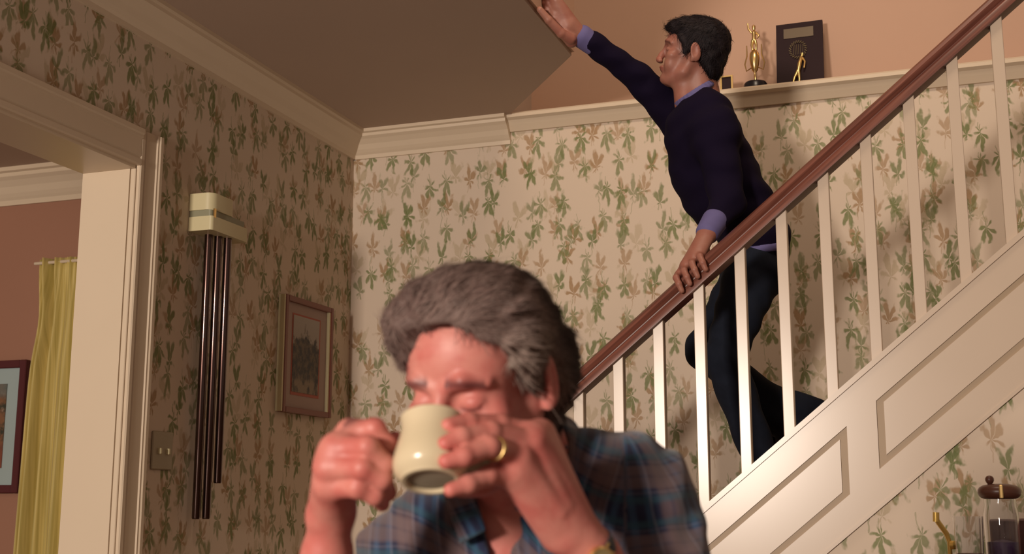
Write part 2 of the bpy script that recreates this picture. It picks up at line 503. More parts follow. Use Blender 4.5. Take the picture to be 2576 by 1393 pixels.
# cased opening
door = bpy.data.objects.new('door_1', None); sc.collection.objects.link(door); door.location = (XL - .1, 3.27, 0); door['kind'] = 'structure'
j = MB(); j.box((XL - .205, 3.255, 0), (XL - .020, 3.27, 2.145)); j.box((XL - .020, 3.262, 0), (XL + .001, 3.27, 2.145)); j.box((XL - .205, -0.5, 2.13), (XL + .001, 3.255, 2.145))
j.obj('jamb', M['cream'], door)
cas = [(0, .0), (.012, .0), (.016, .004), (.016, .018), (.010, .020), (.010, .026), (.013, .030), (.013, .082), (.018, .085), (.018, .092), (.022, .096), (.022, .110), (0, .110)]
MB().prism(cas, (XL, 3.262, 0), (XL, 3.262, 2.262), (1, 0, 0), (0, 1, 0)).obj('casing', M['cream'], door)
MB().prism([(a * 1.2, b * 1.1) for a, b in cas], (XL, -0.5, 2.140), (XL, 3.262, 2.140), (1, 0, 0), (0, 0, 1)).obj('head_casing', M['cream'], door)
MB().box((XL - .016, 3.254, 0), (XL + .003, 3.262, 2.130), .002).obj('edge_bead', M['cream'], door)
# baseboards
struct(MB().box((XL, YW - .016, 0), (-1.45, YW, .13), .004).obj('baseboard_back', M['cream']))
struct(MB().box((XL, 3.38, 0), (XL + .016, YW - .016, .13), .004).obj('baseboard_left', M['cream']))

# ------------------------------------------------------------------ staircase
YS = 3.70
def zt(x, c): return c + .827 * x
st = empty('staircase', (-0.4, 3.9, 0), 'white painted staircase with mahogany handrail rising to the right against flowered wallpaper', 'staircase')
X0, X1 = -1.30, 1.15
m = MB()
# stringer body, with recessed panels framed by grooves
def strip(mb, xa, xb, ca, cb_, y0, y1):       # sloping parallelogram between intercepts ca (low) and cb_ (high)
    mb.add([(xa, y0, zt(xa, ca)), (xb, y0, zt(xb, ca)), (xb, y0, zt(xb, cb_)), (xa, y0, zt(xa, cb_)),
            (xa, y1, zt(xa, ca)), (xb, y1, zt(xb, ca)), (xb, y1, zt(xb, cb_)), (xa, y1, zt(xa, cb_))],
           [(0, 1, 2, 3), (4, 7, 6, 5), (0, 4, 5, 1), (1, 5, 6, 2), (2, 6, 7, 3), (3, 7, 4, 0)])
strip(m, X0, X1, 1.207, 1.623, YS + .008, YS + .045)
strip(m, X0, X1, 1.505, 1.610, YS, YS + .008)
strip(m, X0, X1, 1.212, 1.311, YS, YS + .008)
strip(m, -.277, -.192, 1.311, 1.505, YS, YS + .008)
strip(m, .95, 1.02, 1.311, 1.505, YS, YS + .008)
m.obj('stringer', M['creamwall'], st)
capm = MB(); strip(capm, X0, X1, 1.606, 1.626, YS - .006, YS + .075); capm.obj('stringer_cap', M['creamwall'], st)
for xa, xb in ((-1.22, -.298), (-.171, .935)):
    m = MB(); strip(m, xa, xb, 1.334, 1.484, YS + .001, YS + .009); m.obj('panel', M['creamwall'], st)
    m = MB(); strip(m, xa - .022, xb + .022, 1.309, 1.507, YS + .005, YS + .0085); m.obj('panel_groove_strip', M['tan_groove'], st)  # flat tan strip showing in the groove around each panel
# small bead along the bottom
m = MB(); strip(m, X0, X1, 1.203, 1.215, YS - .003, YS + .04); m.obj('bottom_bead', M['creamwall'], st)
# balusters
bal = None
for i in range(16):
    xc = -.957 + .1290 * i
    if xc > X1 - .05: break
    if i == 0 or bal is None:
        b = MB(); hw = .0165
        H0, H1 = 1.620, 2.325
        for_z = lambda dx, c: c + .827 * dx
        V = []
        b.add([(xc - hw, YS + .008, zt(xc - hw, H0)), (xc + hw, YS + .008, zt(xc + hw, H0)), (xc + hw, YS + .041, zt(xc + hw, H0)), (xc - hw, YS + .041, zt(xc - hw, H0)),
               (xc - hw, YS + .008, zt(xc - hw, H1)), (xc + hw, YS + .008, zt(xc + hw, H1)), (xc + hw, YS + .041, zt(xc + hw, H1)), (xc - hw, YS + .041, zt(xc - hw, H1))],
              [(0, 3, 2, 1), (4, 5, 6, 7), (0, 1, 5, 4), (1, 2, 6, 5), (2, 3, 7, 6), (3, 0, 4, 7)])
        bal = b.obj('baluster', M['creamwall'], st)
        bv = bal.modifiers.new('bevel', 'BEVEL'); bv.width = .002; bv.segments = 2
    else:
        c = bal.copy(); sc.collection.objects.link(c); c.parent = st
        c.location = (.1290 * i, 0, zt(.1290 * i, 0))
c = bal.copy(); sc.collection.objects.link(c); c.parent = st; c.location = (-.1290, 0, zt(-.1290, 0))
# handrail: moulded profile swept along the slope
sl = np.array([1, 0, .827]); sl /= np.linalg.norm(sl); nrm = np.array([-sl[2], 0, sl[0]])
rp = [(-.034, .000), (-.034, .018), (-.030, .024), (-.026, .027), (-.026, .030), (-.033, .036), (-.037, .044), (-.034, .054), (-.022, .062), (0, .065),
      (.022, .062), (.034, .054), (.037, .044), (.033, .036), (.026, .030), (.026, .027), (.030, .024), (.034, .018), (.034, .000), (.012, -.001), (-.012, -.001)]
p0 = np.array([-1.32, YS + .025, zt(-1.32, 2.285)]); p1 = np.array([X1, YS + .025, zt(X1, 2.285)])
MB().prism(rp, p0, p1, (0, 1, 0), nrm).obj('handrail', M['rail'], st, smooth=True)
# newel post at the foot of the flight (behind the seated man)
nw = MB().box((-1.37, YS - .02, .50), (-1.28, YS + .07, 1.34), .004); nw.box((-1.385, YS - .035, 1.34), (-1.265, YS + .085, 1.365), .006); nw.box((-1.37, YS - .02, 1.365), (-1.28, YS + .07, 1.40), .015)
nw.obj('newel_post', M['creamwall'], st)
# treads and risers, landing
run, rise = .230, .190
for k in range(10):
    xa = -1.28 + run * k; z = zt(xa, 1.60) - .02
    if xa > X1 - .2: break
    MB().box((xa - .02, YS + .05, z - .025), (xa + run + .01, YW - .002, z), .004).obj('tread', M['tread'], st)
    MB().box((xa + .005, YS + .05, z - .025 - rise + .005), (xa + .02, YW - .002, z - .026)).obj('riser', M['creamwall'], st)
MB().box((XL + .02, YS + .05, 0), (-1.30, YW - .018, .34)).obj('landing', M['tread'], st)
# papered wall below the flight
MB().add([(X0, YS + .006, 0), (X1, YS + .006, 0), (X1, YS + .006, zt(X1, 1.205)), (X0, YS + .006, zt(X0, 1.215)),
          (X0, YS + .045, 0), (X1, YS + .045, 0), (X1, YS + .045, zt(X1, 1.215)), (X0, YS + .045, zt(X0, 1.215))],
         [(0, 1, 2, 3), (4, 7, 6, 5), (0, 4, 5, 1), (1, 5, 6, 2), (2, 6, 7, 3), (3, 7, 4, 0)]).obj('wall_under_stairs', M['paper_x'], base=(0, YS, 0))
bpy.data.objects['wall_under_stairs']['kind'] = 'structure'

# ------------------------------------------------------------------ things on the left wall
ch = empty('door_chime', (XL, 3.75, 1.0), 'ivory door chime with long brass tubes hanging on flowered left wall', 'door chime')
def rbox(mb, y0, y1, z0, z1, xd, r=.02):     # box on the left wall with rounded far / near vertical edges
    n = 6; pts = [(0, y0)]
    for k in range(n + 1):
        a = math.pi / 2 * k / n; pts.append((xd - r + r * math.sin(a), y0 + r - r * math.cos(a)))
    for k in range(n + 1):
        a = math.pi / 2 * k / n; pts.append((xd - r + r * math.cos(a), y1 - r + r * math.sin(a)))
    pts.append((0, y1))
    mb.prism(pts, (XL + .001, 0, z0), (XL + .001, 0, z1), (1, 0, 0), (0, 1, 0))
m = MB(); rbox(m, 3.565, 3.80, 1.985, 2.035, .095, .012); m.obj('lower_cover', M['creamplastic'], ch, smooth=True)
m = MB(); rbox(m, 3.570, 3.79, 2.035, 2.058, .088, .012); m.obj('grey_band', M['greyband'], ch, smooth=True)
m = MB(); rbox(m, 3.565, 3.715, 2.058, 2.118, .093, .030); m.obj('upper_cover', M['creamplastic'], ch, smooth=True)
MB().box((XL + .092, 3.576, 2.030), (XL + .0965, 3.588, 2.062)).obj('brass_clip', M['brass'], ch)
for yy, xx, zb in ((3.640, .036, 1.005), (3.676, .052, 1.005), (3.712, .068, 1.125)):
    MB().lathe([(.0125, zb), (.0145, zb + .004), (.0145, 1.990)], (XL + xx, yy, 0), seg=32).obj('chime_tube', M['tubebrass'], ch, smooth=True)

pf = empty('wall_picture', (XL, 4.41, 1.40), 'small red-brown framed landscape print with mauve mat on left wall', 'picture')
y0, y1, z0, z1 = 4.205, 4.605, 1.407, 1.868
fw = .022
m = MB()
prf = [(0, 0), (.026, 0), (.030, .004), (.030, .010), (.024, .015), (.018, .022), (0, .022)]
m.box((XL + .002, y0, z0), (XL + .030, y0 + fw, z1), .003); m.box((XL + .002, y1 - fw, z0), (XL + .030, y1, z1), .003)
m.box((XL + .002, y0 + fw, z0), (XL + .030, y1 - fw, z0 + fw), .003); m.box((XL + .002, y0 + fw, z1 - fw), (XL + .030, y1 - fw, z1), .003)
m.obj('frame', M['redwood'], pf)
m = MB(); m.box((XL + .001, y0 - .010, z0 + .002), (XL + .027, y0 - .0005, z1 - .002)); m.obj('gilt_edge', M['creamplastic'], pf); MB().box((XL + .012, y1 - fw - .010, z0 + fw), (XL + .026, y1 - fw - .001, z1 - fw)).obj('inner_fillet', M['creamplastic'], pf)
MB().box((XL + .004, y0 + fw, z0 + fw), (XL + .014, y1 - fw - .010, z1 - fw)).obj('mat', M['mat_mauve'], pf)
ay0, ay1, az0, az1 = y0 + .085, y1 - .100, z0 + .085, z1 - .070
MB().box((XL + .0135, ay0 - .007, az0 - .012), (XL + .0155, ay1 + .010, az1 + .007)).obj('liner', M['redline'], pf)
MB().box((XL + .015, ay0, az0), (XL + .0168, ay1, az1)).obj('print', M['art_a'], pf)

sw = empty('light_switch', (XL, 3.47, 1.15), 'dim beige double light switch plate beside door casing', 'light switch')
MB().box((XL + .0005, 3.418, 1.165), (XL + .008, 3.53, 1.29), .003).obj('plate', M['plate'], sw)
for yy in (3.452, 3.498):
    MB().box((XL + .006, yy - .005, 1.215), (XL + .018, yy + .005, 1.235), .002).obj('toggle', M['creamplastic'], sw)

# side room: picture and curtain
pb = empty('side_room_picture', (-4.5, 4.83, 1.1), 'dark red framed flower print with pale blue mat in side room', 'picture')
x0, x1, z0, z1 = -4.86, -4.17, 1.108, 1.742; Yp = 4.83
fw = .038
m = MB()
m.box((x0, Yp - .034, z0), (x0 + fw, Yp - .002, z1), .004); m.box((x1 - fw, Yp - .034, z0), (x1, Yp - .002, z1), .004)
m.box((x0 + fw, Yp - .034, z0), (x1 - fw, Yp - .002, z0 + fw), .004); m.box((x0 + fw, Yp - .034, z1 - fw), (x1 - fw, Yp - .002, z1), .004)
m.obj('frame', M['darkred'], pb)
MB().box((x0 + fw, Yp - .018, z0 + fw), (x1 - fw, Yp - .004, z1 - fw)).obj('mat', M['mat_blue'], pb)
MB().box((x0 + fw + .07, Yp - .022, z0 + fw + .08), (x1 - fw - .075, Yp - .017, z1 - fw - .075)).obj('print', M['art_b'], pb)

cu = empty('curtain', (-3.85, 4.74, 0), 'yellow pleated curtain hanging in the side room beside door opening', 'curtain')
nu, nv = 160, 40
V = []; Fq = []
for i in range(nv + 1):
    z = 2.225 - (2.225 - .03) * i / nv
    tt = i / nv
    gath = max(0, 1 - abs(tt - .0) / .10)
    spread = 1.0 - .10 * math.exp(-((tt - .13) / .08) ** 2) + .13 * tt
    for k in range(nu + 1):
        u = k / nu
        x = -4.12 + .09 * (1 - spread) * 0 + (u * .62 - .31) * (spread) + .31
        ph = u * 2 * math.pi * 9 + .4 * math.sin(u * 9)
        amp = .018 + .016 * tt + .012 * math.sin(u * 17)
        y = 4.775 - .0 + amp * math.sin(ph) + .006 * math.sin(u * 190 + 2) * gath
        V.append((x, y, z))
    if i:
        for k in range(nu):
            a = (i - 1) * (nu + 1) + k
            Fq.append((a, a + nu + 1, a + nu + 2, a + 1))
co = mesh_obj('pleated_cloth', V, Fq, M['curtain'], cu, smooth=True)
sd = co.modifiers.new('thickness', 'SOLIDIFY'); sd.thickness = .002
MB().tube([(-4.14, 4.775, 2.205), (-3.45, 4.775, 2.205)], .008, 10).obj('curtain_rod', M['cream'], cu)

# ------------------------------------------------------------------ trophies on the ledge
ZL = 2.700
tr = empty('trophy', (-.660, 4.87, ZL), 'gold figure trophy on round black base standing on stair wall ledge', 'trophy')
c = (-.660, 4.875, 0)
MB().lathe([(.046, ZL), (.048, ZL + .004), (.048, ZL + .042), (.043, ZL + .050), (.020, ZL + .054)], c, seg=36).obj('base', M['black'], tr, smooth=True)
g = MB()
g.lathe([(.010, ZL + .05), (.006, ZL + .065), (.005, ZL + .095), (.012, ZL + .105), (.018, ZL + .13), (.021, ZL + .155), (.019, ZL + .178), (.010, ZL + .19), (.006, ZL + .195)], c, seg=20)
g.obj('cup_stem', M['brass'], tr, smooth=True)
g = MB()
cx, cy = c[0], c[1]
def L(p): return (cx + p[0], cy + p[1], ZL + p[2])
g.tube([L((-.006, 0, .190)), L((-.008, -.004, .212)), L((-.004, 0, .235))], [.0045, .006, .0075])
g.tube([L((.008, 0, .190)), L((.010, -.006, .212)), L((.004, 0, .235))], [.0045, .006, .0075])
g.tube([L((0, 0, .232)), L((.001, 0, .250)), L((.002, 0, .268)), L((.002, 0, .277))], [.009, .008, .011, .005])
g.tube([L((.002, 0, .276)), L((.002, 0, .283)), L((.002, 0, .296)), L((.002, 0, .302))], [.004, .007, .008, .002])
g.tube([L((.010, 0, .268)), L((.022, -.004, .250)), L((.014, -.008, .238))], [.0045, .004, .003])
g.tube([L((-.008, 0, .268)), L((-.020, -.004, .285)), L((-.022, -.004, .310))], [.0045, .004, .003])
g.obj('figure', M['brass'], tr, smooth=True)
g = MB()
for sx in (-1, 1):
    g.tube([L((sx * .012, 0, .118)), L((sx * .034, 0, .105)), L((sx * .040, 0, .135)), L((sx * .030, 0, .170)), L((sx * .030, 0, .215))], [.003, .003, .003, .003, .002], 8)
g.obj('side_arms', M['brass'], tr, smooth=True)

pq = empty('award_plaque', (-.482, 4.86, ZL), 'dark rectangular award plaque with gold figure leaning on stair wall ledge', 'plaque')
def tilt(y, z): return (y + (z - ZL) * .22, z)
m = MB()
V = []
for (x, z, yy) in ((-.576, ZL, 4.885), (-.388, ZL, 4.885), (-.388, ZL + .315, 4.945), (-.576, ZL + .315, 4.945)):
    V.append((x, yy, z))
V += [(x, y + .018, z) for x, y, z in V]
m.add(V, [(0, 1, 2, 3), (4, 7, 6, 5), (0, 4, 5, 1), (1, 5, 6, 2), (2, 6, 7, 3), (3, 7, 4, 0)])
m.obj('board', M['plaque'], pq)
def onplq(x, z, d=.0): return (x, 4.885 + (z - ZL) / .315 * .06 - d, z)
m = MB()
V = [onplq(-.545, ZL + .245, .003), onplq(-.425, ZL + .245, .003), onplq(-.425, ZL + .290, .003), onplq(-.545, ZL + .290, .003)]
m.add(V + [(x, y + .003, z) for x, y, z in V], [(0, 1, 2, 3), (0, 4, 5, 1), (1, 5, 6, 2), (2, 6, 7, 3), (3, 7, 4, 0)])
m.obj('name_plate', M['nameplate'], pq)
m = MB()
for k in range(22):     # engraved laurel ring
    a = 2 * math.pi * k / 22
    rx, rz = .036, .042
    p = onplq(-.488 + rx * math.cos(a), ZL + .188 + rz * math.sin(a), .004)
    q = onplq(-.488 + (rx - .009) * math.cos(a + .25), ZL + .188 + (rz - .011) * math.sin(a + .25), .004)
    m.tube([p, q], [.0028, .0018], 6)
for k in range(5):
    m.tube([onplq(-.506 + .009 * k, ZL + .165, .004), onplq(-.503 + .009 * k, ZL + .212, .004)], .0014, 6)
m.obj('laurel_emblem', M['dullgold'], pq)
m = MB()
m.tube([onplq(-.474, ZL + .150, .012), onplq(-.482, ZL + .115, .016), onplq(-.487, ZL + .085, .016)], [.006, .009, .007])
m.tube([onplq(-.487, ZL + .09, .016), onplq(-.483, ZL + .045, .018), onplq(-.488, ZL + .012, .018)], [.007, .005, .004])
m.tube([onplq(-.487, ZL + .09, .016), onplq(-.503, ZL + .055, .018), onplq(-.512, ZL + .012, .018)], [.007, .005, .004])
m.tube([onplq(-.470, ZL + .145, .012), onplq(-.460, ZL + .125, .016), onplq(-.464, ZL + .095, .018)], [.005, .004, .0035])
m.tube([onplq(-.472, ZL + .150, .012), onplq(-.470, ZL + .165, .014)], [.006, .005])
m.obj('gold_runner', M['gold'], pq, smooth=True)
f2 = empty('gilt_photo_frame', (-.775, 4.88, ZL), 'small gilt edged dark frame behind young man on ledge', 'frame')
MB().box((-.800, 4.870, ZL), (-.752, 4.885, ZL + .090)).obj('board', M['plaque'], f2)
m = MB(); m.box((-.803, 4.862, ZL), (-.795, 4.872, ZL + .092)); m.box((-.757, 4.862, ZL), (-.750, 4.872, ZL + .092)); m.box((-.795, 4.862, ZL + .086), (-.757, 4.872, ZL + .092)); m.obj('gilt_edge', M['gold'], f2)

# ------------------------------------------------------------------ lower right: things on a sideboard in front of the stairs
ZS = .86
sb = empty('sideboard', (.25, 3.25, 0), 'dark wooden sideboard below the stairs holding glassware', 'sideboard')
MB().box((-.12, 3.02, ZS - .03), (.75, 3.48, ZS), .004).obj('top', M['darkwood'], sb)
MB().box((-.09, 3.05, .08), (.72, 3.46, ZS - .03)).obj('body', M['darkwood'], sb)
for xx in (-.08, .66):
    for yy in (3.06, 3.40): MB().box((xx, yy, 0), (xx + .05, yy + .05, .08)).obj('leg', M['darkwood'], sb)
YJ = 3.22
jr = empty('lidded_glass_jar', (.106, YJ, ZS), 'tall clear glass jar with dark wooden knobbed lid at lower right', 'jar')
cj = (.106, YJ, 0)
MB().lathe([(.002, ZS + .001), (.036, ZS + .001), (.040, ZS + .008), (.040, ZS + .170), (.036, ZS + .190), (.036, ZS + .214), (.033, ZS + .214), (.033, ZS + .190), (.037, ZS + .168), (.037, ZS + .010), (.002, ZS + .008)], cj, seg=40, cap=False).obj('glass_body', M['glass'], jr, smooth=True)
MB().lathe([(.034, ZS + .205), (.042, ZS + .208), (.047, ZS + .213), (.0495, ZS + .220), (.049, ZS + .227), (.045, ZS + .233), (.036, ZS + .238), (.020, ZS + .241)], cj, seg=48).obj('lid', M['darkwood'], jr, smooth=True)
MB().lathe([(.006, ZS + .236), (.0052, ZS + .241), (.0085, ZS + .245), (.0102, ZS + .250), (.0098, ZS + .255), (.007, ZS + .259), (.002, ZS + .261)], (.086, YJ, 0), seg=20).obj('knob', M['darkwood'], jr, smooth=True)
MB().box((.104, YJ - .053, ZS + .206), (.113, YJ - .047, ZS + .238), .002).obj('brass_catch', M['brass'], jr)
MB().lathe([(.002, ZS + .010), (.035, ZS + .010), (.035, ZS + .105), (.002, ZS + .112)], cj, seg=30).obj('contents', M['purple'], jr, smooth=True)
gv = empty('drinking_glass', (.030, 3.14, ZS), 'clear drinking glass between brass hook and lidded jar', 'glass')
MB().lathe([(.002, ZS + .001), (.028, ZS + .001), (.034, ZS + .165), (.0325, ZS + .165), (.027, ZS + .010), (.002, ZS + .009)], (.030, 3.14, 0), seg=40, cap=False).obj('glass_wall', M['glass'], gv, smooth=True)
MB().lathe([(.002, ZS + .011), (.0265, ZS + .011), (.029, ZS + .080), (.002, ZS + .080)], (.030, 3.14, 0), seg=30).obj('drink', M['redbrown'], gv, smooth=True)
bh = empty('brass_stand', (-.020, 3.16, ZS), 'bright brass stand with bent arm and knob left of drinking glass', 'stand')
MB().lathe([(.026, ZS), (.026, ZS + .004), (.008, ZS + .010), (.005, ZS + .014)], (-.014, 3.17, 0), seg=24).obj('foot', M['brass_lit'], bh, smooth=True)
MB().tube([(-.014, 3.17, ZS + .012), (-.014, 3.17, ZS + .105), (-.020, 3.165, ZS + .125), (-.036, 3.155, ZS + .150), (-.040, 3.15, ZS + .158)], [.0050, .0050, .0062, .0062, .006], 12).obj('bent_arm', M['brass_lit'], bh, smooth=True)
MB().tube([(-.041, 3.15, ZS + .152), (-.040, 3.15, ZS + .174)], [.0075, .0075], 12).obj('tip', M['brass_lit'], bh, smooth=True)
MB().lathe([(.004, 0), (.010, .002), (.010, .010), (.004, .013)], (-.012, 3.163, ZS + .098), ax=(.9, -.4, 0), seg=18).obj('knob', M['brass_lit'], bh, smooth=True)
for nm, lo, hi, mt, lb in (('storage_box', (.075, 3.30, ZS), (.33, 3.44, ZS + .158), 'redbrown', 'red-brown box behind the lidded jar'),
                           ):
    tag(MB().box(lo, hi, .004).obj(nm, M[mt]), lb, 'box')
tag(MB().box((.150, 3.08, ZS), (.40, 3.17, ZS + .105), .004).obj('blue_box', M['bluebook']), 'slate blue box right of the lidded jar', 'box')

# ------------------------------------------------------------------ implicit-surface modelling for the figures
BIG = 1.0
def vlen(q): return np.sqrt(q[0] * q[0] + q[1] * q[1] + q[2] * q[2])
class Vox:
    def __init__(s, lo, hi, h):
        s.lo = np.array(lo, float); s.h = h
        s.n = np.ceil((np.array(hi, float) - s.lo) / h).astype(int) + 1
        s.f = np.full(s.n, BIG, np.float32)
        s.ax = [(s.lo[i] + np.arange(s.n[i]) * h).astype(np.float32) for i in range(3)]
    def op(s, fn, lo, hi, k, mode='u'):
        pad = k * 1.2 + 3 * s.h
        i0 = np.clip(np.floor((np.array(lo) - pad - s.lo) / s.h).astype(int), 0, s.n); i1 = np.clip(np.ceil((np.array(hi) + pad - s.lo) / s.h).astype(int) + 1, 0, s.n)
        if np.any(i1 <= i0): return
        sl = tuple(slice(a, b) for a, b in zip(i0, i1))
        X = s.ax[0][i0[0]:i1[0]][:, None, None]; Y = s.ax[1][i0[1]:i1[1]][None, :, None]; Z = s.ax[2][i0[2]:i1[2]][None, None, :]
        b = fn(X, Y, Z); a = s.f[sl]
        if mode == 'u':
            h = np.clip(.5 + .5 * (b - a) / max(k, 1e-6), 0, 1); s.f[sl] = b + (a - b) * (1 - h) * 1.0 if False else (a * (1 - h) * 0 + (b * (1 - h) + a * h) if False else (b * (1 - h) + a * h) - k * h * (1 - h))
        elif mode == 's':
            b = -b; h = np.clip(.5 - .5 * (b - a) / max(k, 1e-6), 0, 1); s.f[sl] = (b * (1 - h) + a * h) + k * h * (1 - h)
    def cap(s, p, q, r1, r2=None, k=.004, mode='u'):
        p = np.array(p, float); q = np.array(q, float); r2 = r1 if r2 is None else r2
        d = q - p; dd = max(float(d @ d), 1e-12)
        def fn(X, Y, Z):
            x, y, z = X - p[0], Y - p[1], Z - p[2]
            t = np.clip((x * d[0] + y * d[1] + z * d[2]) / dd, 0, 1)
            return vlen((x - t * d[0], y - t * d[1], z - t * d[2])) - (r1 + (r2 - r1) * t)
        r = max(r1, r2)
        s.op(fn, np.minimum(p, q) - r, np.maximum(p, q) + r, k, mode)
    def ell(s, c, r, k=.006, R=None, mode='u'):
        c = np.array(c, float); r = np.array([r] * 3 if np.isscalar(r) else r, float)
        R = np.eye(3) if R is None else np.array(R, float)
        ext = np.sqrt(((R.T * r) ** 2).sum(1))
        def fn(X, Y, Z):
            x, y, z = X - c[0], Y - c[1], Z - c[2]
            q = [R[i, 0] * x + R[i, 1] * y + R[i, 2] * z for i in range(3)]
            k0 = vlen([q[i] / r[i] for i in range(3)]); k1 = vlen([q[i] / (r[i] * r[i]) for i in range(3)])
            return k0 * (k0 - 1) / np.maximum(k1, 1e-6)
        s.op(fn, c - ext, c + ext, k, mode)
    def chain(s, pts, rad, k=.004, k0=None):
        for i in range(len(pts) - 1):
            s.cap(pts[i], pts[i + 1], rad[i], rad[i + 1], k if i else (k0 or k))
    def half(s, p, n, k, mode='s'):              # subtract the half space on the +n side of p
        p = np.array(p, float); n = np.array(n, float); n /= np.linalg.norm(n)
        def fn(X, Y, Z): return -((X - p[0]) * n[0] + (Y - p[1]) * n[1] + (Z - p[2]) * n[2])
        s.op(fn, s.lo, s.lo + s.n * s.h, k, mode)
    def disp(s, fn, band=.02):
        X = s.ax[0][:, None, None]; Y = s.ax[1][None, :, None]; Z = s.ax[2][None, None, :]
        s.f = (s.f + fn(X, Y, Z)).astype(np.float32)
    def mesh(s):
        f = s.f; ins = f < 0
        n = s.n
        c = np.zeros(n - 1, np.int8)
        for i in (0, 1):
            for j in (0, 1):
                for k in (0, 1):
                    c += ins[i:n[0] - 1 + i, j:n[1] - 1 + j, k:n[2] - 1 + k]
        act = (c > 0) & (c < 8)
        I = np.argwhere(act)
        idx = -np.ones(n - 1, np.int32); idx[act] = np.arange(len(I))
        acc = np.zeros((len(I), 3)); cnt = np.zeros(len(I))
        for ax in range(3):
            o = [a for a in range(3) if a != ax]
            for u in (0, 1):
                for v in (0, 1):
                    A = I.copy(); A[:, o[0]] += u; A[:, o[1]] += v
                    B = A.copy(); B[:, ax] += 1
                    fa = f[A[:, 0], A[:, 1], A[:, 2]]; fb = f[B[:, 0], B[:, 1], B[:, 2]]
                    m = (fa < 0) != (fb < 0)
                    t = np.where(m, fa / np.where(m, fa - fb, 1), 0)
                    pt = A.astype(float); pt[:, ax] += t
                    acc[m] += pt[m]; cnt[m] += 1
        V = s.lo + acc / cnt[:, None] * s.h
        Q = []
        for ax in range(3):
            o1, o2 = [(1, 2), (2, 0), (0, 1)][ax]
            sl0 = [slice(None)] * 3; sl1 = [slice(None)] * 3
            sl0[ax] = slice(0, n[ax] - 1); sl1[ax] = slice(1, n[ax])
            a = ins[tuple(sl0)]; b = ins[tuple(sl1)]
            E = np.argwhere(a != b)
            E = E[(E[:, o1] > 0) & (E[:, o2] > 0) & (E[:, o1] < n[o1] - 1) & (E[:, o2] < n[o2] - 1)]
            q = []
            for du, dv in ((1, 1), (0, 1), (0, 0), (1, 0)):
                G = E.copy(); G[:, o1] -= du; G[:, o2] -= dv
                q.append(idx[G[:, 0], G[:, 1], G[:, 2]])
            q = np.stack(q, 1)
            fl = a[E[:, 0], E[:, 1], E[:, 2]]
            q[~fl] = q[~fl][:, ::-1]
            Q.append(q)
        return V, np.concatenate(Q)

class TV:                                        # the same primitives given in a rotated local frame
    def __init__(s, v, O, B): s.v, s.O, s.B = v, np.array(O, float), np.array(B, float)
    def cap(s, p, q, r1, r2=None, k=.004, mode='u'): s.v.cap(s.O + np.array(p, float) @ s.B, s.O + np.array(q, float) @ s.B, r1, r2, k, mode)
    def ell(s, c, r, k=.006, R=None, mode='u'):
        R = np.eye(3) if R is None else np.array(R, float)
        s.v.ell(s.O + np.array(c, float) @ s.B, r, k, R @ s.B, mode)
def nrmz(v): v = np.array(v, float); return v / np.linalg.norm(v)
def head_basis(yaw, pitch, roll):
    """rows X (own left when facing the viewer = viewer's right), Y up, Z forward, in (a,b,c)."""
    X = np.array([math.cos(yaw), 0, -math.sin(yaw)]); Y = np.array([0, 1., 0]); Z = np.array([-math.sin(yaw), 0, -math.cos(yaw)])
    Z2 = Z * math.cos(pitch) - Y * math.sin(pitch); Y2 = Y * math.cos(pitch) + Z * math.sin(pitch)
    X3 = X * math.cos(roll) + Y2 * math.sin(roll); Y3 = Y2 * math.cos(roll) - X * math.sin(roll)
    return np.array([X3, Y3, Z2])
def vnorm(V, Fq):
    n = np.cross(V[Fq[:, 2]] - V[Fq[:, 0]], V[Fq[:, 3]] - V[Fq[:, 1]])
    N = np.zeros_like(V)
    for i in range(4): np.add.at(N, Fq[:, i], n)
    return N / np.maximum(np.linalg.norm(N, axis=1, keepdims=True), 1e-12)
def flip_if(Fq, B):      # local -> (a,b,c) basis B (rows); (a,b,c)->world is left handed
    return Fq if np.linalg.det(B) < 0 else Fq[:, ::-1]

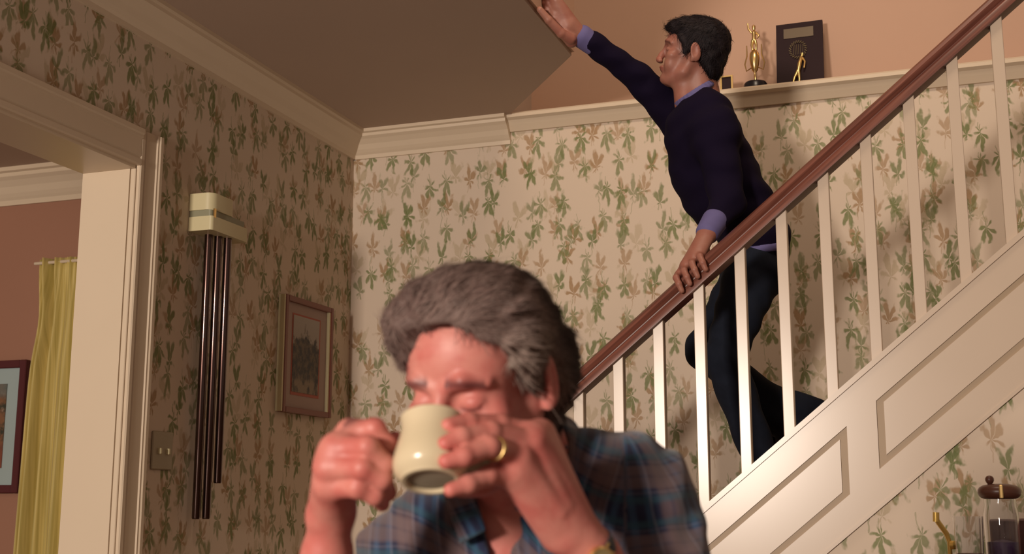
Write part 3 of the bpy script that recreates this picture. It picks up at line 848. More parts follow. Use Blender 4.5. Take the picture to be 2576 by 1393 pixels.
def make_head(v, age=1, s=1.0):
    e = lambda c, r, k=.008, R=None, mode='u': v.ell(np.array(c) * s, np.array(r) * s, k * s, R, mode)
    cp = lambda p, q, r1, r2, k=.006, mode='u': v.cap(np.array(p) * s, np.array(q) * s, r1 * s, r2 * s, k * s, mode)
    e((0, .040, -.012), (.076, .080, .094))
    e((0, .030, .045), (.062, .060, .048), .02)          # forehead
    e((0, -.040, .030), (.058, .070, .058), .025)        # mid face
    e((0, -.085, .045), (.040, .034, .040), .025)        # jaw front
    for sx in (-1, 1):
        cp((sx * .054, -.030, -.005), (sx * .047, -.075, .015), .018, .016, .02)      # jaw angle
        cp((sx * .047, -.075, .015), (sx * .018, -.104, .066), .015, .014, .02)       # jaw line
        e((sx * .045, -.024, .064), (.021, .017, .020), .016)                         # cheekbone
        e((sx * .036, -.052, .066), (.020, .024, .020), .018)
        e((sx * .032, .002, .103), (.021, .014, .0165), .014, mode='s')                # socket
        e((sx * .031, -.003, .0765), (.0150, .0115, .0130), .005)
        cp((sx * .019, -.0075, .088), (sx * .044, -.0075, .080), .0012, .0012, .003, 's')                     # lidded eyeball
        cp((sx * .013, .019, .092), (sx * .030, .025, .090), .0060, .0060, .010)      # brow ridge
        cp((sx * .030, .025, .090), (sx * .050, .018, .073), .0060, .005, .010)
        if age: cp((sx * .020, -.018, .087), (sx * .043, -.016, .076), .004, .004, .008)   # eye bags
        e((sx * .0115, -.040, .104), (.0075, .0065, .009), .005)                      # nostril wing
        if age: cp((sx * .022, -.044, .090), (sx * .033, -.066, .076), .0022, .0022, .008, 's')   # nasolabial fold
    nz = 0 if age else -.008
    cp((0, .012, .090), (0, -.018, .108 + nz * .6), .0075, .0090, .012)
    cp((0, -.018, .108 + nz * .6), (0, -.034, .117 + nz), .0090, .0110, .008)
    e((0, -.037, .116 + nz), (.0105, .0085, .0095), .006)
    e((0, -.062, .092), (.024, .007, .012), .008)
    e((0, -.070, .088), (.020, .007, .011), .006)
    v.cap(np.array((-.020, -.0665, .103)) * s, np.array((.020, -.0665, .103)) * s, .0018 * s, .0018 * s, .003 * s, 's')
    e((0, -.098, .080), (.020, .016, .016), .014)
    for sx in (-1, 1):                                    # ears
        t = .25
        R = np.array([[math.cos(.35), 0, -sx * math.sin(.35)], [0, math.cos(t), math.sin(t)], [sx * math.sin(.35), -math.sin(t), math.cos(t)]])
        e((sx * .081, -.008, -.014), (.0085, .033, .020), .006, R)
        e((sx * .091, -.004, -.010), (.0065, .021, .0110), .004, R, 's')
        cp((sx * .079, -.030, -.008), (sx * .078, -.036, -.006), .008, .007, .006)

def face_colors(V, s=1.0, brow=(.13, .11, .15), lip=(.85, .62, .65), age=1):
    L = V / s; c = np.ones((len(V), 3))
    def blend(w, col):
        nonlocal c
        c = c * (1 - w[:, None]) + np.array(col) * w[:, None]
    ax = np.abs(L[:, 0]); fr = L[:, 2] > .04
    by = .024 - 1.2 * np.clip(ax - .034, 0, 1) ** 1 * .35
    w = np.exp(-((L[:, 1] - by) / .0058) ** 2) * (ax > .011) * (ax < .052) * fr * .8
    blend(w, brow)
    w = np.exp(-((L[:, 1] + .009) / .0022) ** 2) * np.exp(-((ax - .031) / .014) ** 4) * fr * .8      # lash line
    blend(w, (.16, .10, .13))
    w = np.exp(-((L[:, 1] + .066) / .0085) ** 2) * (ax < .024) * (L[:, 2] > .075)
    blend(w * .8, lip)
    w = np.exp(-((ax - .0) / .02) ** 2) * np.exp(-((L[:, 1] + .03) / .02) ** 2) * (L[:, 2] > .09)
    blend(w * .6, (1.0, .72, .72))
    if age:
        for yy in (.048, .060, .072):
            w = np.exp(-((L[:, 1] - yy - .006 * np.cos(L[:, 0] * 50)) / .0014) ** 2) * (ax < .04) * fr * .25
            blend(w, (.8, .65, .62))
    return c

def strands(V, N, flow, rng, count, length, width, lift, seg=5, jit=.25, mask=None, cvar=(.55, 1.5)):
    """thin hair ribbons following flow(p, n) over the hair surface; returns V, quads, colours"""
    ids = np.arange(len(V)) if mask is None else np.where(mask)[0]
    ids = rng.choice(ids, count)
    p = V[ids] + N[ids] * .0006; n = N[ids]
    L = length * (0.6 + .8 * rng.random(count))[:, None]
    d = flow(p, n) + rng.normal(0, jit, (count, 3)); d -= n * (d * n).sum(1, keepdims=True); d /= np.linalg.norm(d, axis=1, keepdims=True)
    side = np.cross(n, d)
    out = []
    lf = lift * (rng.random(count))[:, None]
    curve = rng.normal(0, .25, count)[:, None]
    R = .085
    for j in range(seg + 1):
        t = j / seg
        q = p + d * L * t + side * curve * L * t * t + n * (lf * math.sin(min(1, t * 1.4) * math.pi / 2) - (L * t) ** 2 / (2 * R))
        wd = width * (1 - .75 * t)
        out.append((q - side * wd, q + side * wd))
    SV = np.stack([np.stack(o, 1) for o in out], 1).reshape(-1, 3)       # count, seg+1, 2
    k = np.arange(count)[:, None] * (seg + 1) * 2 + np.arange(seg)[None] * 2
    SQ = np.stack([k, k + 1, k + 3, k + 2], -1).reshape(-1, 4)
    col = (cvar[0] + (cvar[1] - cvar[0]) * rng.random(count) ** 1.3)
    SC = np.repeat(col, (seg + 1) * 2)[:, None] * np.ones(3)
    return SV, SQ, SC
def join(parts):
    V = []; Q = []; C = []; n = 0
    for v, q, c in parts:
        V.append(v); Q.append(q + n); C.append(c); n += len(v)
    return np.concatenate(V), np.concatenate(Q), np.concatenate(C)
def groove(freq, amp, seed):
    rg = np.random.default_rng(seed)
    ph = rg.random(6) * 6.28; fq = freq * (.5 + rg.random(6) * 1.3)
    return ph, fq, amp

# ------------------------------------------------------------------ the older man with the mug
DM = 1.42
man_base = cam2w(P(1290, 1393, 1.55)); man_base[2] = 0.0
man = empty('person', man_base, 'grey-haired man in blue plaid shirt drinking from cream mug', 'person')
HB = head_basis(math.radians(29), math.radians(15), math.radians(2))
HO = P(1214, 946, DM + .015)
h2c = lambda L_: HO + np.asarray(L_) @ HB
c2h = lambda Cc: (np.asarray(Cc) - HO) @ HB.T
v = Vox(np.minimum(P(755, 1730, 1.40), P(755, 1730, 1.19)) * [1, 1, 0] + [0, 0, 1.195], P(1745, 690, 1.5) * [1, 1, 0] + [0, 0, 1.70], .0023)
V0 = v
SH = 1.0
make_head(TV(v, HO, HB), 1, SH)
# neck, throat and upper chest (rooted inside the shirt)
nb = c2h(P(1330, 1240, 1.53)); nt = np.array((0, -.045, -.030))
v.cap(h2c(nt), P(1335, 1230, 1.56), .060, .064, .02)
v.cap(h2c((0, -.075, .02)), P(1275, 1235, 1.505), .034, .040, .025)
for px in (1235, 1290): v.cap(P(px, 1260, 1.540), P(px, 1480, 1.530), .048, .056, .03)
v.cap(P(1330, 1290, 1.58), P(1600, 1270, 1.545), .045, .040, .03)
v.cap(P(1290, 1330, 1.58), P(1030, 1420, 1.61), .045, .038, .03)

# hands ------------------------------------------------------------
def finger(v, pts, rad, k=.0035):
    v.chain(pts, rad, k)
    for i in range(1, len(pts) - 1):       # knuckle swelling
        v.ell(pts[i], rad[i] * 1.03, .003)
def hand_box(pts, pad):
    A = np.array(pts); return A.min(0) - pad, A.max(0) + pad
# his left hand (viewer's right), back of the hand to the camera
wr = P(1462, 1358, 1.335); el = P(1640, 1660, 1.37)
kn = [P(1352, 1098, 1.318), P(1335, 1112, 1.296), P(1305, 1148, 1.282), P(1292, 1192, 1.280)]
fing = [
    [kn[0], P(1258, 1066, 1.292), P(1180, 1060, 1.268), P(1128, 1070, 1.250)],
    [kn[1], P(1235, 1086, 1.262), P(1162, 1098, 1.240), P(1120, 1116, 1.231)],
    [kn[2], P(1232, 1124, 1.244), P(1168, 1148, 1.224), P(1122, 1160, 1.218)],
    [kn[3], P(1228, 1196, 1.254), P(1178, 1218, 1.236), P(1134, 1232, 1.226)]]
rads = [[.0125, .0102, .0092, .0078], [.0130, .0106, .0096, .0082], [.0128, .0104, .0094, .0080], [.0125, .0100, .0090, .0074]]
allp = [p for f in fing for p in f] + [wr]
for f, r in zip(fing, rads): finger(v, f, r)
for a, r in zip(kn, (.013, .0135, .0135, .013)):
    v.cap(a, wr + (a - kn[1]) * .25, r, .017, .010)
v.cap((kn[1] + kn[0]) / 2, wr, .017, .021, .012); v.cap((kn[2] + kn[3]) / 2, wr, .016, .021, .012)
v.cap(kn[3], P(1400, 1345, 1.325), .013, .018, .014)
v.cap(kn[0] + np.array([.004, .002, .012]), wr, .016, .018, .012)
# thumb behind the mug side
finger(v, [wr + np.array([-.02, .03, .03]), P(1330, 1160, 1.352), P(1250, 1110, 1.362), P(1190, 1085, 1.358)], [.018, .0145, .012, .010])
v.cap(wr, P(1500, 1405, 1.345), .0215, .0245, .012); v.cap(P(1500, 1405, 1.345), el, .0245, .034, .02)
v.ell(P(1425, 1350, 1.315), (.013, .012, .010), .010)      # wrist bone
for a in kn[:4]: v.ell(a + np.array([.001, .002, -.004]), .0105, .006)
for a in kn[:3]: v.cap(a + np.array([.004, -.002, -.0075]), P(1425, 1270, 1.302) + (a - kn[1]) * .45, .0034, .0018, .010)
v.cap(el, P(1690, 1600, 1.44), .034, .036, .02); v.cap(P(1690, 1600, 1.44), P(1640, 1330, 1.51), .036, .040, .02); v.cap(P(1640, 1330, 1.51), P(1590, 1260, 1.54), .040, .040, .02)
ring_f = fing[2]
# his right hand (viewer's left), curled round the mug handle
wr2 = P(832, 1292, 1.335); el2 = P(822, 1640, 1.36)
kn2 = [P(882, 1090, 1.300), P(848, 1128, 1.285), P(828, 1178, 1.280), P(828, 1222, 1.285)]
fing2 = [
    [kn2[0], P(943, 1078, 1.290), P(975, 1120, 1.290), P(1000, 1152, 1.305)],
    [kn2[1], P(925, 1124, 1.262), P(968, 1168, 1.268), P(958, 1206, 1.290)],
    [kn2[2], P(912, 1178, 1.256), P(962, 1206, 1.262), P(978, 1240, 1.285)],
    [kn2[3], P(900, 1226, 1.262), P(944, 1246, 1.268), P(962, 1268, 1.290)]]
allp = [p for f in fing2 for p in f] + [wr2]
for f, r in zip(fing2, rads): finger(v, f, [x * 1.08 for x in r])
for a, r in zip(kn2, (.013, .0135, .013, .0125)):
    v.cap(a, wr2 + (a - kn2[1]) * np.array([.3, .12, .3]), r * 1.1, .017, .010)
v.cap((kn2[1] + kn2[2]) / 2 + np.array([.004, 0, .008]), wr2, .021, .021, .014)
v.cap(kn2[3] + np.array([.006, 0, .004]), wr2 + np.array([.008, 0.004, 0]), .014, .016, .012)
finger(v, [wr2 + np.array([.012, .035, .022]), P(925, 1170, 1.330), P(965, 1130, 1.332), P(992, 1108, 1.325)], [.017, .015, .0125, .0105])
v.cap(wr2, P(822, 1400, 1.345), .0215, .0245, .012); v.cap(P(822, 1400, 1.345), el2, .0245, .040, .02)
for a in kn2: v.ell(a + np.array([-.002, .002, -.004]), .0112, .006)
v.ell(P(800, 1300, 1.325), (.010, .012, .010), .010)
for a in kn2[:3]: v.cap(a + np.array([0, -.002, -.0085]), wr2 + (a - kn2[1]) * .25 + np.array([0, .03, -.010]), .0030, .0016, .010)
v.cap(el2, P(950, 1640, 1.45), .036, .036, .03); v.cap(P(950, 1640, 1.45), P(1010, 1450, 1.585), .036, .036, .02); v.cap(P(1010, 1450, 1.585), P(1080, 1400, 1.60), .036, .036, .02)
BV, BQ = v.mesh()
BL = c2h(BV)
isf = (np.abs(BL[:, 0]) < .1) & (BL[:, 1] > -.12) & (BL[:, 2] > -.1) & (BV[:, 2] > 1.28 + 0 * BV[:, 2])
BC = np.where(isf[:, None], face_colors(BL, SH), 1.0)
for f in fing + fing2:          # rosy tips and knuckles
    for pt, rr, cc in ((f[3], .013, (1.0, .70, .74)), (f[1], .011, (1.0, .82, .82)), (f[0], .012, (1.0, .86, .86))):
        w = np.exp(-(np.linalg.norm(BV - pt, axis=1) / rr) ** 2)[:, None] * .8
        BC = BC * (1 - w) + np.array(cc) * w
mesh_obj('body', cam2w(BV), BQ[:, ::-1], M['skin_old'], man, smooth=True, colors=BC)

# hair --------------------------------------------------------------
v = Vox((-.15, -.16, -.20), (.15, .20, .16), .0023)
E_ = lambda c, r, k=.015, mode='u', R=None: v.ell(np.array(c) * SH, np.array(r) * SH, k, R, mode)
E_((0, .046, -.018), (.084, .086, .099), .01)
E_((0, .086, .024), (.072, .043, .068), .02)            # swept-up front
E_((-.030, .086, .050), (.046, .034, .038), .02)
E_((-.050, .062, .034), (.029, .048, .036), .02)
E_((.030, .092, .024), (.045, .032, .050), .02)
E_((0, -.010, -.052), (.073, .090, .054), .03)          # back
E_((0, -.070, -.066), (.054, .060, .034), .03)          # nape
for sx in (-1, 1):
    E_((sx * .070, .050, .012), (.026, .048, .048), .02)
    E_((sx * .077, .022, .008), (.012, .034, .026), .014)
    E_((sx * .0755, -.012, .018), (.0065, .030, .011), .006)     # sideburn
    E_((sx * .076, -.012, -.048), (.014, .040, .026), .02)
# carve the face and the ear free
E_((0, -.004, .098), (.062, .074, .060), .008, 's')
E_((-.004, .040, .113), (.058, .048, .055), .010, 's')
E_((.020, .055, .098), (.040, .038, .044), .010, 's')
E_((.056, .030, .066), (.022, .042, .030), .008, 's')
for sx in (-1, 1):
    E_((sx * .058, -.004, .066), (.030, .034, .036), .008, 's')
    E_((sx * .060, -.060, .050), (.040, .040, .055), .01, 's')
    E_((sx * .092, -.012, -.012), (.016, .036, .021), .006, 's')
def hair_noise(X, Y, Z):
    rg = np.random.default_rng(5); out = 0
    for i in range(7):
        fx, fy, fz = rg.normal(0, 170), rg.normal(0, 120), rg.normal(0, 30)
        out = out + np.sin(X * fx + Y * fy + Z * fz + rg.random() * 6.28 + 1.5 * np.sin(Z * 40 + Y * 25 + i)) * (.0011 if i < 4 else .0007)
    for i in range(3):
        out = out + np.sin(X * rg.normal(0, 50) + Y * rg.normal(0, 40) + Z * rg.normal(0, 35) + rg.random() * 6) * .0022
    return out
v.disp(hair_noise)
gv_, gq_ = v.mesh()
gn = vnorm(gv_, gq_)
rng = np.random.default_rng(11)
def flow(p, n):
    L_ = p / SH
    d = np.zeros_like(p)
    top = np.clip((L_[:, 1] - .05) / .05, 0, 1)[:, None]
    back = np.array([[0.0, -.15, -1.0]])
    sidew = np.array([[0.0, -.55, -1.0]])
    d = top * (back + np.c_[.8 * np.ones(len(p)), .2 + 0 * p[:, 0], 0 * p[:, 0]] * .5) + (1 - top) * sidew
    d += np.c_[np.sin(p[:, 2] * 40), np.sin(p[:, 0] * 50 + 1), np.zeros(len(p))] * .25
    low = np.clip((-.02 - L_[:, 1]) / .05, 0, 1)[:, None]
    d = d * (1 - low) + np.array([[0, -1., -.2]]) * low
    return d
sv, sq, scol = strands(gv_, gn, flow, rng, 9500, .024, .00060, .0028, jit=.13, cvar=(.85, 1.5))
gcol = np.ones((len(gv_), 3)) * .9
# greyer at the temples and sides
def greyer(Vv, C_):
    w = np.clip((np.abs(Vv[:, 0]) / SH - .055) / .02, 0, 1) * np.clip((.075 - Vv[:, 1] / SH) / .04, 0, 1) * np.clip((Vv[:, 2] / SH + .05) / .04, 0, 1)
    return C_ * (1 + w[:, None] * np.array([.45, .62, .55]))
def shade_back(Vv, C_):  # shade on the unlit back of the head, put into the hair colour
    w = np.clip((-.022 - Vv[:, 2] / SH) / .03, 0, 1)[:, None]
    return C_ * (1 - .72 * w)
gcol = shade_back(gv_, greyer(gv_, gcol)); scol = shade_back(sv, greyer(sv, scol))
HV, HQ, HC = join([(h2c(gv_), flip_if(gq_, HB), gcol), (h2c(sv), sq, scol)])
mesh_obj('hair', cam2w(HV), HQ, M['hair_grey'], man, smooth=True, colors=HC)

# shirt -------------------------------------------------------------
v = Vox(P(860, 1393, 1.5) * [1, 1, 0] + [-.10, -.34, 1.20], P(1800, 1000, 1.5) * [1, 1, 0] + [.06, .05, 1.86], .0042)
sL = P(1598, 1240, 1.525)      # his left shoulder
sR = P(1010, 1400, 1.60)       # his right shoulder
nk = P(1345, 1190, 1.60)
cl_ = P(1300, 1330, 1.555)
v.cap(nk + [.0, -.01, 0], sL + [-.03, .006, .02], .062, .062, .03)
v.cap(sL + [-.07, .01, .02], sL, .064, .068, .03)
v.cap(nk + [-.02, -.03, 0], sR + [.02, 0, 0], .060, .060, .03)
v.ell(P(1300, 1470, 1.575), (.165, .150, .118), .05)
v.ell(P(1290, 1330, 1.555), (.105, .075, .082), .04)
v.ell(P(1400, 1400, 1.57), (.120, .12, .085), .05)
v.ell(P(1110, 1480, 1.56), (.095, .125, .085), .04)
v.cap(P(1290, 1560, 1.62), P(1290, 1900, 1.66), .13, .15, .06)
v.cap(sL, P(1668, 1400, 1.49), .064, .056, .03); v.cap(P(1668, 1400, 1.49), P(1690, 1620, 1.44), .056, .050, .02)
v.cap(sR, P(985, 1560, 1.50), .056, .052, .03); v.cap(P(985, 1560, 1.50), P(945, 1660, 1.45), .052, .048, .03)
# collar roll behind the neck
v.cap(P(1395, 1100, 1.555), P(1410, 1085, 1.62), .022, .020, .015); v.cap(P(1410, 1085, 1.62), P(1330, 1075, 1.68), .020, .020, .015)
# open neck
for dz in (1.39, 1.41, 1.43, 1.45, 1.47, 1.49):
    v.cap(P(1258, 1130, dz), P(1262, 1420, dz), .032, .0150, .004, 's')
    v.cap(P(1262, 1420, dz), P(1250, 1700, dz), .0150, .012, .004, 's')
v.cap(P(1300, 1000, 1.50), P(1320, 1180, 1.53), .066, .056, .008, 's')
def folds(X, Y, Z):
    return (.0030 * np.sin(X * 34 + Y * 62 + 1.0 + 1.2 * np.sin(Y * 21)) + .0024 * np.sin(X * 71 - Y * 40 + 2.2 * np.sin(X * 30)) + .0016 * np.sin(X * 118 + Y * 95 + 2 * np.sin(Y * 44)))
v.disp(folds)
cv, cq = v.mesh()
# pattern coordinates: torso vs left sleeve
ax_s = nrmz(P(1690, 1620, 1.44) - sL)
rel = cv - sL
along = rel @ ax_s
w = np.clip((rel[:, 0] + .035) / .03, 0, 1)
uu_t = cv[:, 0] - .28 * cv[:, 1] * np.clip((cv[:, 0] - .03) / .05, 0, 1) + .010 * np.sin(cv[:, 1] * 18)
vv_t = cv[:, 1] + .05 * np.sin(cv[:, 0] * 14) + .25 * cv[:, 0]
perp = np.array([1, 0, 0]) - ax_s * ax_s[0]; perp = nrmz(perp)
uu_s = np.arctan2(rel @ perp, -(rel[:, 2])) * .062 + .1
vv_s = along + .006 * np.sin(uu_s * 40)
pat = np.stack([uu_t * (1 - w) + uu_s * w, vv_t * (1 - w) + vv_s * w], 1)
pat = np.where((w > .5)[:, None], np.stack([uu_s, vv_s], 1), np.stack([uu_t, vv_t], 1))
mesh_obj('shirt', cam2w(cv), cq[:, ::-1], M['plaid'], man, smooth=True, uv=pat)
# collar flaps, folded open either side of the V
def flap(pts, depthv, name='collar'):
    v = Vox(np.min(pts, 0) - .02, np.max(pts, 0) + .02, .0020)
    a, b, c_, d_ = [np.array(p) for p in pts]
    n = 9
    for i in range(n + 1):
        t = i / n
        v.cap(a + (b - a) * t, d_ + (c_ - d_) * t, .0036, .0030, .004)
    vv, qq = v.mesh()
    mesh_obj(name, cam2w(vv), qq[:, ::-1], M['plaid'], man, smooth=True, uv=np.stack([vv[:, 0] + .6 * vv[:, 1], vv[:, 1] - .4 * vv[:, 0]], 1))
flap([P(1372, 1085, 1.500), P(1302, 1275, 1.445), P(1362, 1320, 1.452), P(1425, 1125, 1.500)], None)
flap([P(1180, 1215, 1.470), P(1215, 1330, 1.445), P(1160, 1360, 1.452), P(1120, 1240, 1.480)], None)
# trousers and legs, seated
v = Vox(P(1290, 1900, 1.6) + [-.30, -.62, -.55], P(1290, 1900, 1.6) + [.32, .16, .25], .011)
hp = cam2w(P(1290, 1950, 1.66))
def w2c(p):
    q = np.asarray(p, float) - CO; return np.array([q @ CR, q @ CU, q @ CD])
hipc = np.array(hp); hipc[2] = .56
fwd = np.array([-CD[0], -CD[1], 0]); fwd /= np.linalg.norm(fwd); rt = np.array([CR[0], CR[1], 0])
v = Vox(w2c(hipc) + [-.32, -.72, -.62], w2c(hipc) + [.32, .52, .30], .012)
v.cap(w2c(hipc + [0, 0, .30]), w2c(hipc), .135, .15, .05)
for sgn in (-1, 1):
    h_ = hipc + rt * .09 * sgn; k_ = h_ + fwd * .42 + rt * .05 * sgn + [0, 0, -.02]; a_ = k_ + fwd * .02 + [0, 0, -.44]
    v.cap(w2c(h_), w2c(k_), .085, .062, .03); v.cap(w2c(k_), w2c(a_), .060, .045, .02); v.cap(w2c(a_ + [0, 0, -.035]), w2c(a_ + fwd * .15 + [0, 0, -.05]), .042, .034, .02)
tv, tq = v.mesh()
mesh_obj('trousers', cam2w(tv), tq[:, ::-1], M['trouser'], man, smooth=True)

# chair under him
hc_ = hipc.copy()
chr_ = empty('dining_chair', (hc_[0], hc_[1], 0), 'plain wooden dining chair under the man in plaid shirt', 'chair')
MB().box((hc_[0] - .22, hc_[1] - .22, .37), (hc_[0] + .22, hc_[1] + .22, .405), .006).obj('seat', M['darkwood'], chr_)
for dx in (-.19, .17):
    for dy in (-.19, .17): MB().box((hc_[0] + dx, hc_[1] + dy, 0), (hc_[0] + dx + .035, hc_[1] + dy + .035, .37)).obj('leg', M['darkwood'], chr_)
mb = MB()
for dx in (-.19, .17): mb.box((hc_[0] + dx, hc_[1] + .185, .405), (hc_[0] + dx + .035, hc_[1] + .22, .80))
mb.box((hc_[0] - .155, hc_[1] + .19, .66), (hc_[0] + .17, hc_[1] + .215, .79), .004)
mb.obj('backrest', M['darkwood'], chr_)

# the mug -------------------------------------------------------------
mb0 = P(1084, 1212, 1.245); axm = nrmz(np.array([-.015, .82, .57]))
mc = np.array([1., 0, 0]) - axm * axm[0]
def camvec_w(vv): return vv[0] * CR + vv[1] * CU + vv[2] * CD
mug = empty('coffee_mug', cam2w(mb0), 'cream ceramic mug tipped to the drinking man’s mouth', 'mug')
W0 = cam2w(mb0); WA = camvec_w(axm)
profm0 = [(.0240, .0035), (.0265, .0000), (.0300, .0000), (.0325, .0040), (.0370, .0080), (.0392, .0150), (.0395, .0220), (.0380, .0330), (.0355, .0450), (.0335, .0560), (.0322, .0640), (.0322, .0740), (.0330, .0800), (.0335, .0830), (.0325, .0845), (.0305, .0830), (.0296, .0760), (.0296, .0560), (.0320, .0400), (.0340, .0220), (.0320, .0110), (.0001, .0095)]
profm = [(r, h if h < .02 else .02 + (h - .02) * .80) for r, h in profm0]
MB().lathe(profm, W0, ax=WA, seg=64, cap=False).obj('cup', M['mug'], mug, smooth=True)
MB().lathe([(.0245, .0042), (.0150, .0030), (.00005, .0030)], W0, ax=WA, seg=48, cap=False).obj('foot_recess', M['mugfoot'], mug, smooth=True)
hd = nrmz(np.array([.90, .02, .16])); hd = hd - axm * (hd @ axm); hd = nrmz(hd)
hp_ = []
for k in range(13):
    a = math.pi * k / 12
    q = mb0 + axm * (.032 - .017 * math.cos(a)) + hd * (.034 + .024 * math.sin(a))
    hp_.append(cam2w(q))
MB().tube(hp_, .0048, 12).obj('handle', M['mug'], mug, smooth=True)

# ring
a, b = ring_f[0], ring_f[1]
rp_ = a + (b - a) * .80; rd = nrmz(b - a)
rr = .0112
RW = cam2w(rp_); RA = camvec_w(rd)
MB().lathe([(rr, -.0025), (rr + .0012, -.0022), (rr + .0016, 0), (rr + .0012, .0022), (rr, .0025), (rr, -.0025)], RW, ax=RA, seg=40, cap=False).obj('wedding_ring', M['gold'], None, smooth=True)
tag(bpy.data.objects['wedding_ring'], 'plain gold ring on the finger of hand holding mug', 'ring')
# watch
wc = P(1484, 1386, 1.340); wax = nrmz(el - wr)
wt = empty('wristwatch', cam2w(wc), 'gold wristwatch with dark strap on the drinking man’s wrist', 'watch')
wn = np.array([.12, .25, -1.]); wn = nrmz(wn - wax * (wn @ wax)); wn = nrmz(wn)
ctr = wc + wn * .0295
MB().lathe([(.0270, -.0080), (.0295, -.0080), (.0295, .0080), (.0270, .0080), (.0270, -.0080)], cam2w(wc), ax=camvec_w(wax), seg=40, cap=False).obj('strap', M['strap'], wt, smooth=True)
CN = camvec_w(wn)
MB().lathe([(.0125, -.002), (.0142, .000), (.0144, .004), (.0134, .0062), (.0120, .0066), (.0118, .0052), (.0001, .0052)], cam2w(ctr), ax=CN, seg=48).obj('case', M['gold'], wt, smooth=True)
MB().lathe([(.0117, .0054), (.0001, .0056)], cam2w(ctr), ax=CN, seg=40, cap=False).obj('dial', plain('watch_dial', (.32, .25, .12), .35, .4), wt)
side = nrmz(np.cross(wn, wax))
for s1 in (-1, 1):
    for s2 in (-1, 1):
        q0 = ctr + side * s1 * .011 + wax * s2 * .006; q1 = ctr + side * s1 * .017 + wax * s2 * .006 - wn * .005
        MB().tube([cam2w(q0), cam2w(q1)], .0018, 8).obj('lug', M['gold'], wt, smooth=True)

# ------------------------------------------------------------------ the young man on the stairs
DY = 4.22
ym_base = cam2w(P(1900, 1180, DY)); 
ym = empty('person.001', (ym_base[0], ym_base[1], zt(ym_base[0], 1.50) - .05), 'dark-haired young man in navy sweater lunging down the stairs', 'person')
YB = head_basis(math.radians(80), math.radians(-10), math.radians(0))
# facing the viewer's left, turned slightly away
Zf = nrmz([-.94, .16, .16]); Yu = np.array([.17, 1., 0]); Yu = nrmz(Yu - Zf * (Yu @ Zf)); 
Xl = np.cross(Yu, Zf)            # orthonormal; sign chosen so the basis is left handed in (a,b,c)
if Xl[2] > 0: pass
YB = np.array([-Xl if np.linalg.det(np.array([Xl, Yu, Zf])) > 0 else Xl, Yu, Zf])
YO = P(1742, 135, DY)
y2c = lambda L_: YO + np.asarray(L_) @ YB
c2y = lambda Cc: (np.asarray(Cc) - YO) @ YB.T
SY = 1.0
v = Vox(P(1370, 800, 4.3) * [1, 1, 0] + [-.06, 0, 3.66], P(1850, -70, 4.3) * [1, 1, 0] + [.03, 0, 4.46], .0036)
make_head(TV(v, YO, YB), 0, SY)
v.cap(y2c((0, -.04, -.025)), P(1772, 262, DY), .055, .060, .02)
v.cap(y2c((0, -.06, .02)), P(1730, 262, DY - .01), .040, .045, .02)
# left hand on the rail
def on_rail(px, yoff, up):      # px -> point near the handrail; yoff towards camera is negative
    x = onY(px, 690, YS)[0]
    return np.array([x, YS + .025 + yoff, zt(x, 2.285) + up])
hx = -.712
def RL(dx, yo, up):
    x = hx + dx
    return w2c((x, YS + .025 + yo, zt(x, 2.285) + .085 * 0 + up))
wrL = RL(.030, .050, .165)
knL = [RL(-.050, .000, .098), RL(-.026, -.006, .106), RL(-.002, -.006, .106), RL(.020, .0, .100)]
fL = []
for i, a in enumerate(knL):
    dx = -.050 + .025 * i
    fL.append([a, RL(dx + .000, -.040, .084), RL(dx + .010, -.052, .054), RL(dx + .018, -.048, .026)])
for f in fL: finger(v, f, [.0115, .0105, .0095, .0085], .003)
for a in knL: v.cap(a, wrL + (a - knL[1]) * .4, .014, .019, .010)
v.cap(knL[1], wrL, .018, .024, .012); v.cap(knL[2], wrL, .018, .024, .012)
finger(v, [wrL + np.array([-.005, -.02, .01]), RL(.030, .035, .085), RL(-.010, .048, .060), RL(-.035, .050, .045)], [.017, .014, .012, .010])
elL = P(1830, 505, 3.99)
slL = elL + (wrL - elL) * .60; cuffL = elL + (wrL - elL) * .92
v.cap(wrL, cuffL, .025, .026, .012)
v.cap(cuffL, elL, .026, .036, .02); v.cap(elL, P(1798, 330, 4.10), .036, .045, .02); v.cap(P(1798, 330, 4.10), P(1765, 285, 4.22), .045, .05, .03)
# right hand raised to the ceiling edge
cuffR = P(1462, 92, 4.24); wrR = P(1430, 66, 4.22)
knR = [P(1392, 8, 4.16), P(1375, 22, 4.18), P(1362, 40, 4.20), P(1352, 62, 4.22)]
knR = [P(1400 + i * -2, 2 + i * 17, 4.20 + .006 * i) for i in range(4)]
fR = []
for i, a in enumerate(knR):
    f1 = a + np.array([-.022, .036, -.004]); f2 = f1 + np.array([-.010, .024, .0]); f3 = f2 + np.array([-.004, .018, .006])
    fR.append([a, f1, f2, f3])
for f in fR: finger(v, f, [.0125, .0105, .0095, .0085], .003)
for a in knR: v.cap(a, wrR + (a - knR[1]) * .5, .015, .022, .010)
v.cap(knR[0], cuffR, .018, .026, .012); v.cap(knR[3], P(1438, 104, 4.23), .018, .022, .012)
finger(v, [P(1436, 98, 4.21), P(1412, 84, 4.19), P(1380, 50, 4.17), P(1358, 24, 4.16)], [.019, .016, .0135, .011])
v.cap(wrR, P(1500, 120, 4.265), .027, .024, .012)
v.cap(P(1500, 120, 4.265), P(1600, 190, 4.32), .024, .032, .02); v.cap(P(1600, 190, 4.32), P(1712, 300, 4.36), .036, .044, .02); v.cap(P(1712, 300, 4.36), P(1765, 285, 4.22), .044, .05, .03)
BV, BQ = v.mesh()
BL = c2y(BV); isf = (np.abs(BL[:, 0]) < .1) & (BL[:, 1] > -.13) & (BL[:, 2] > -.13)
BC = np.where(isf[:, None], face_colors(BL, SY, (.15, .12, .12), age=0), 1.0)
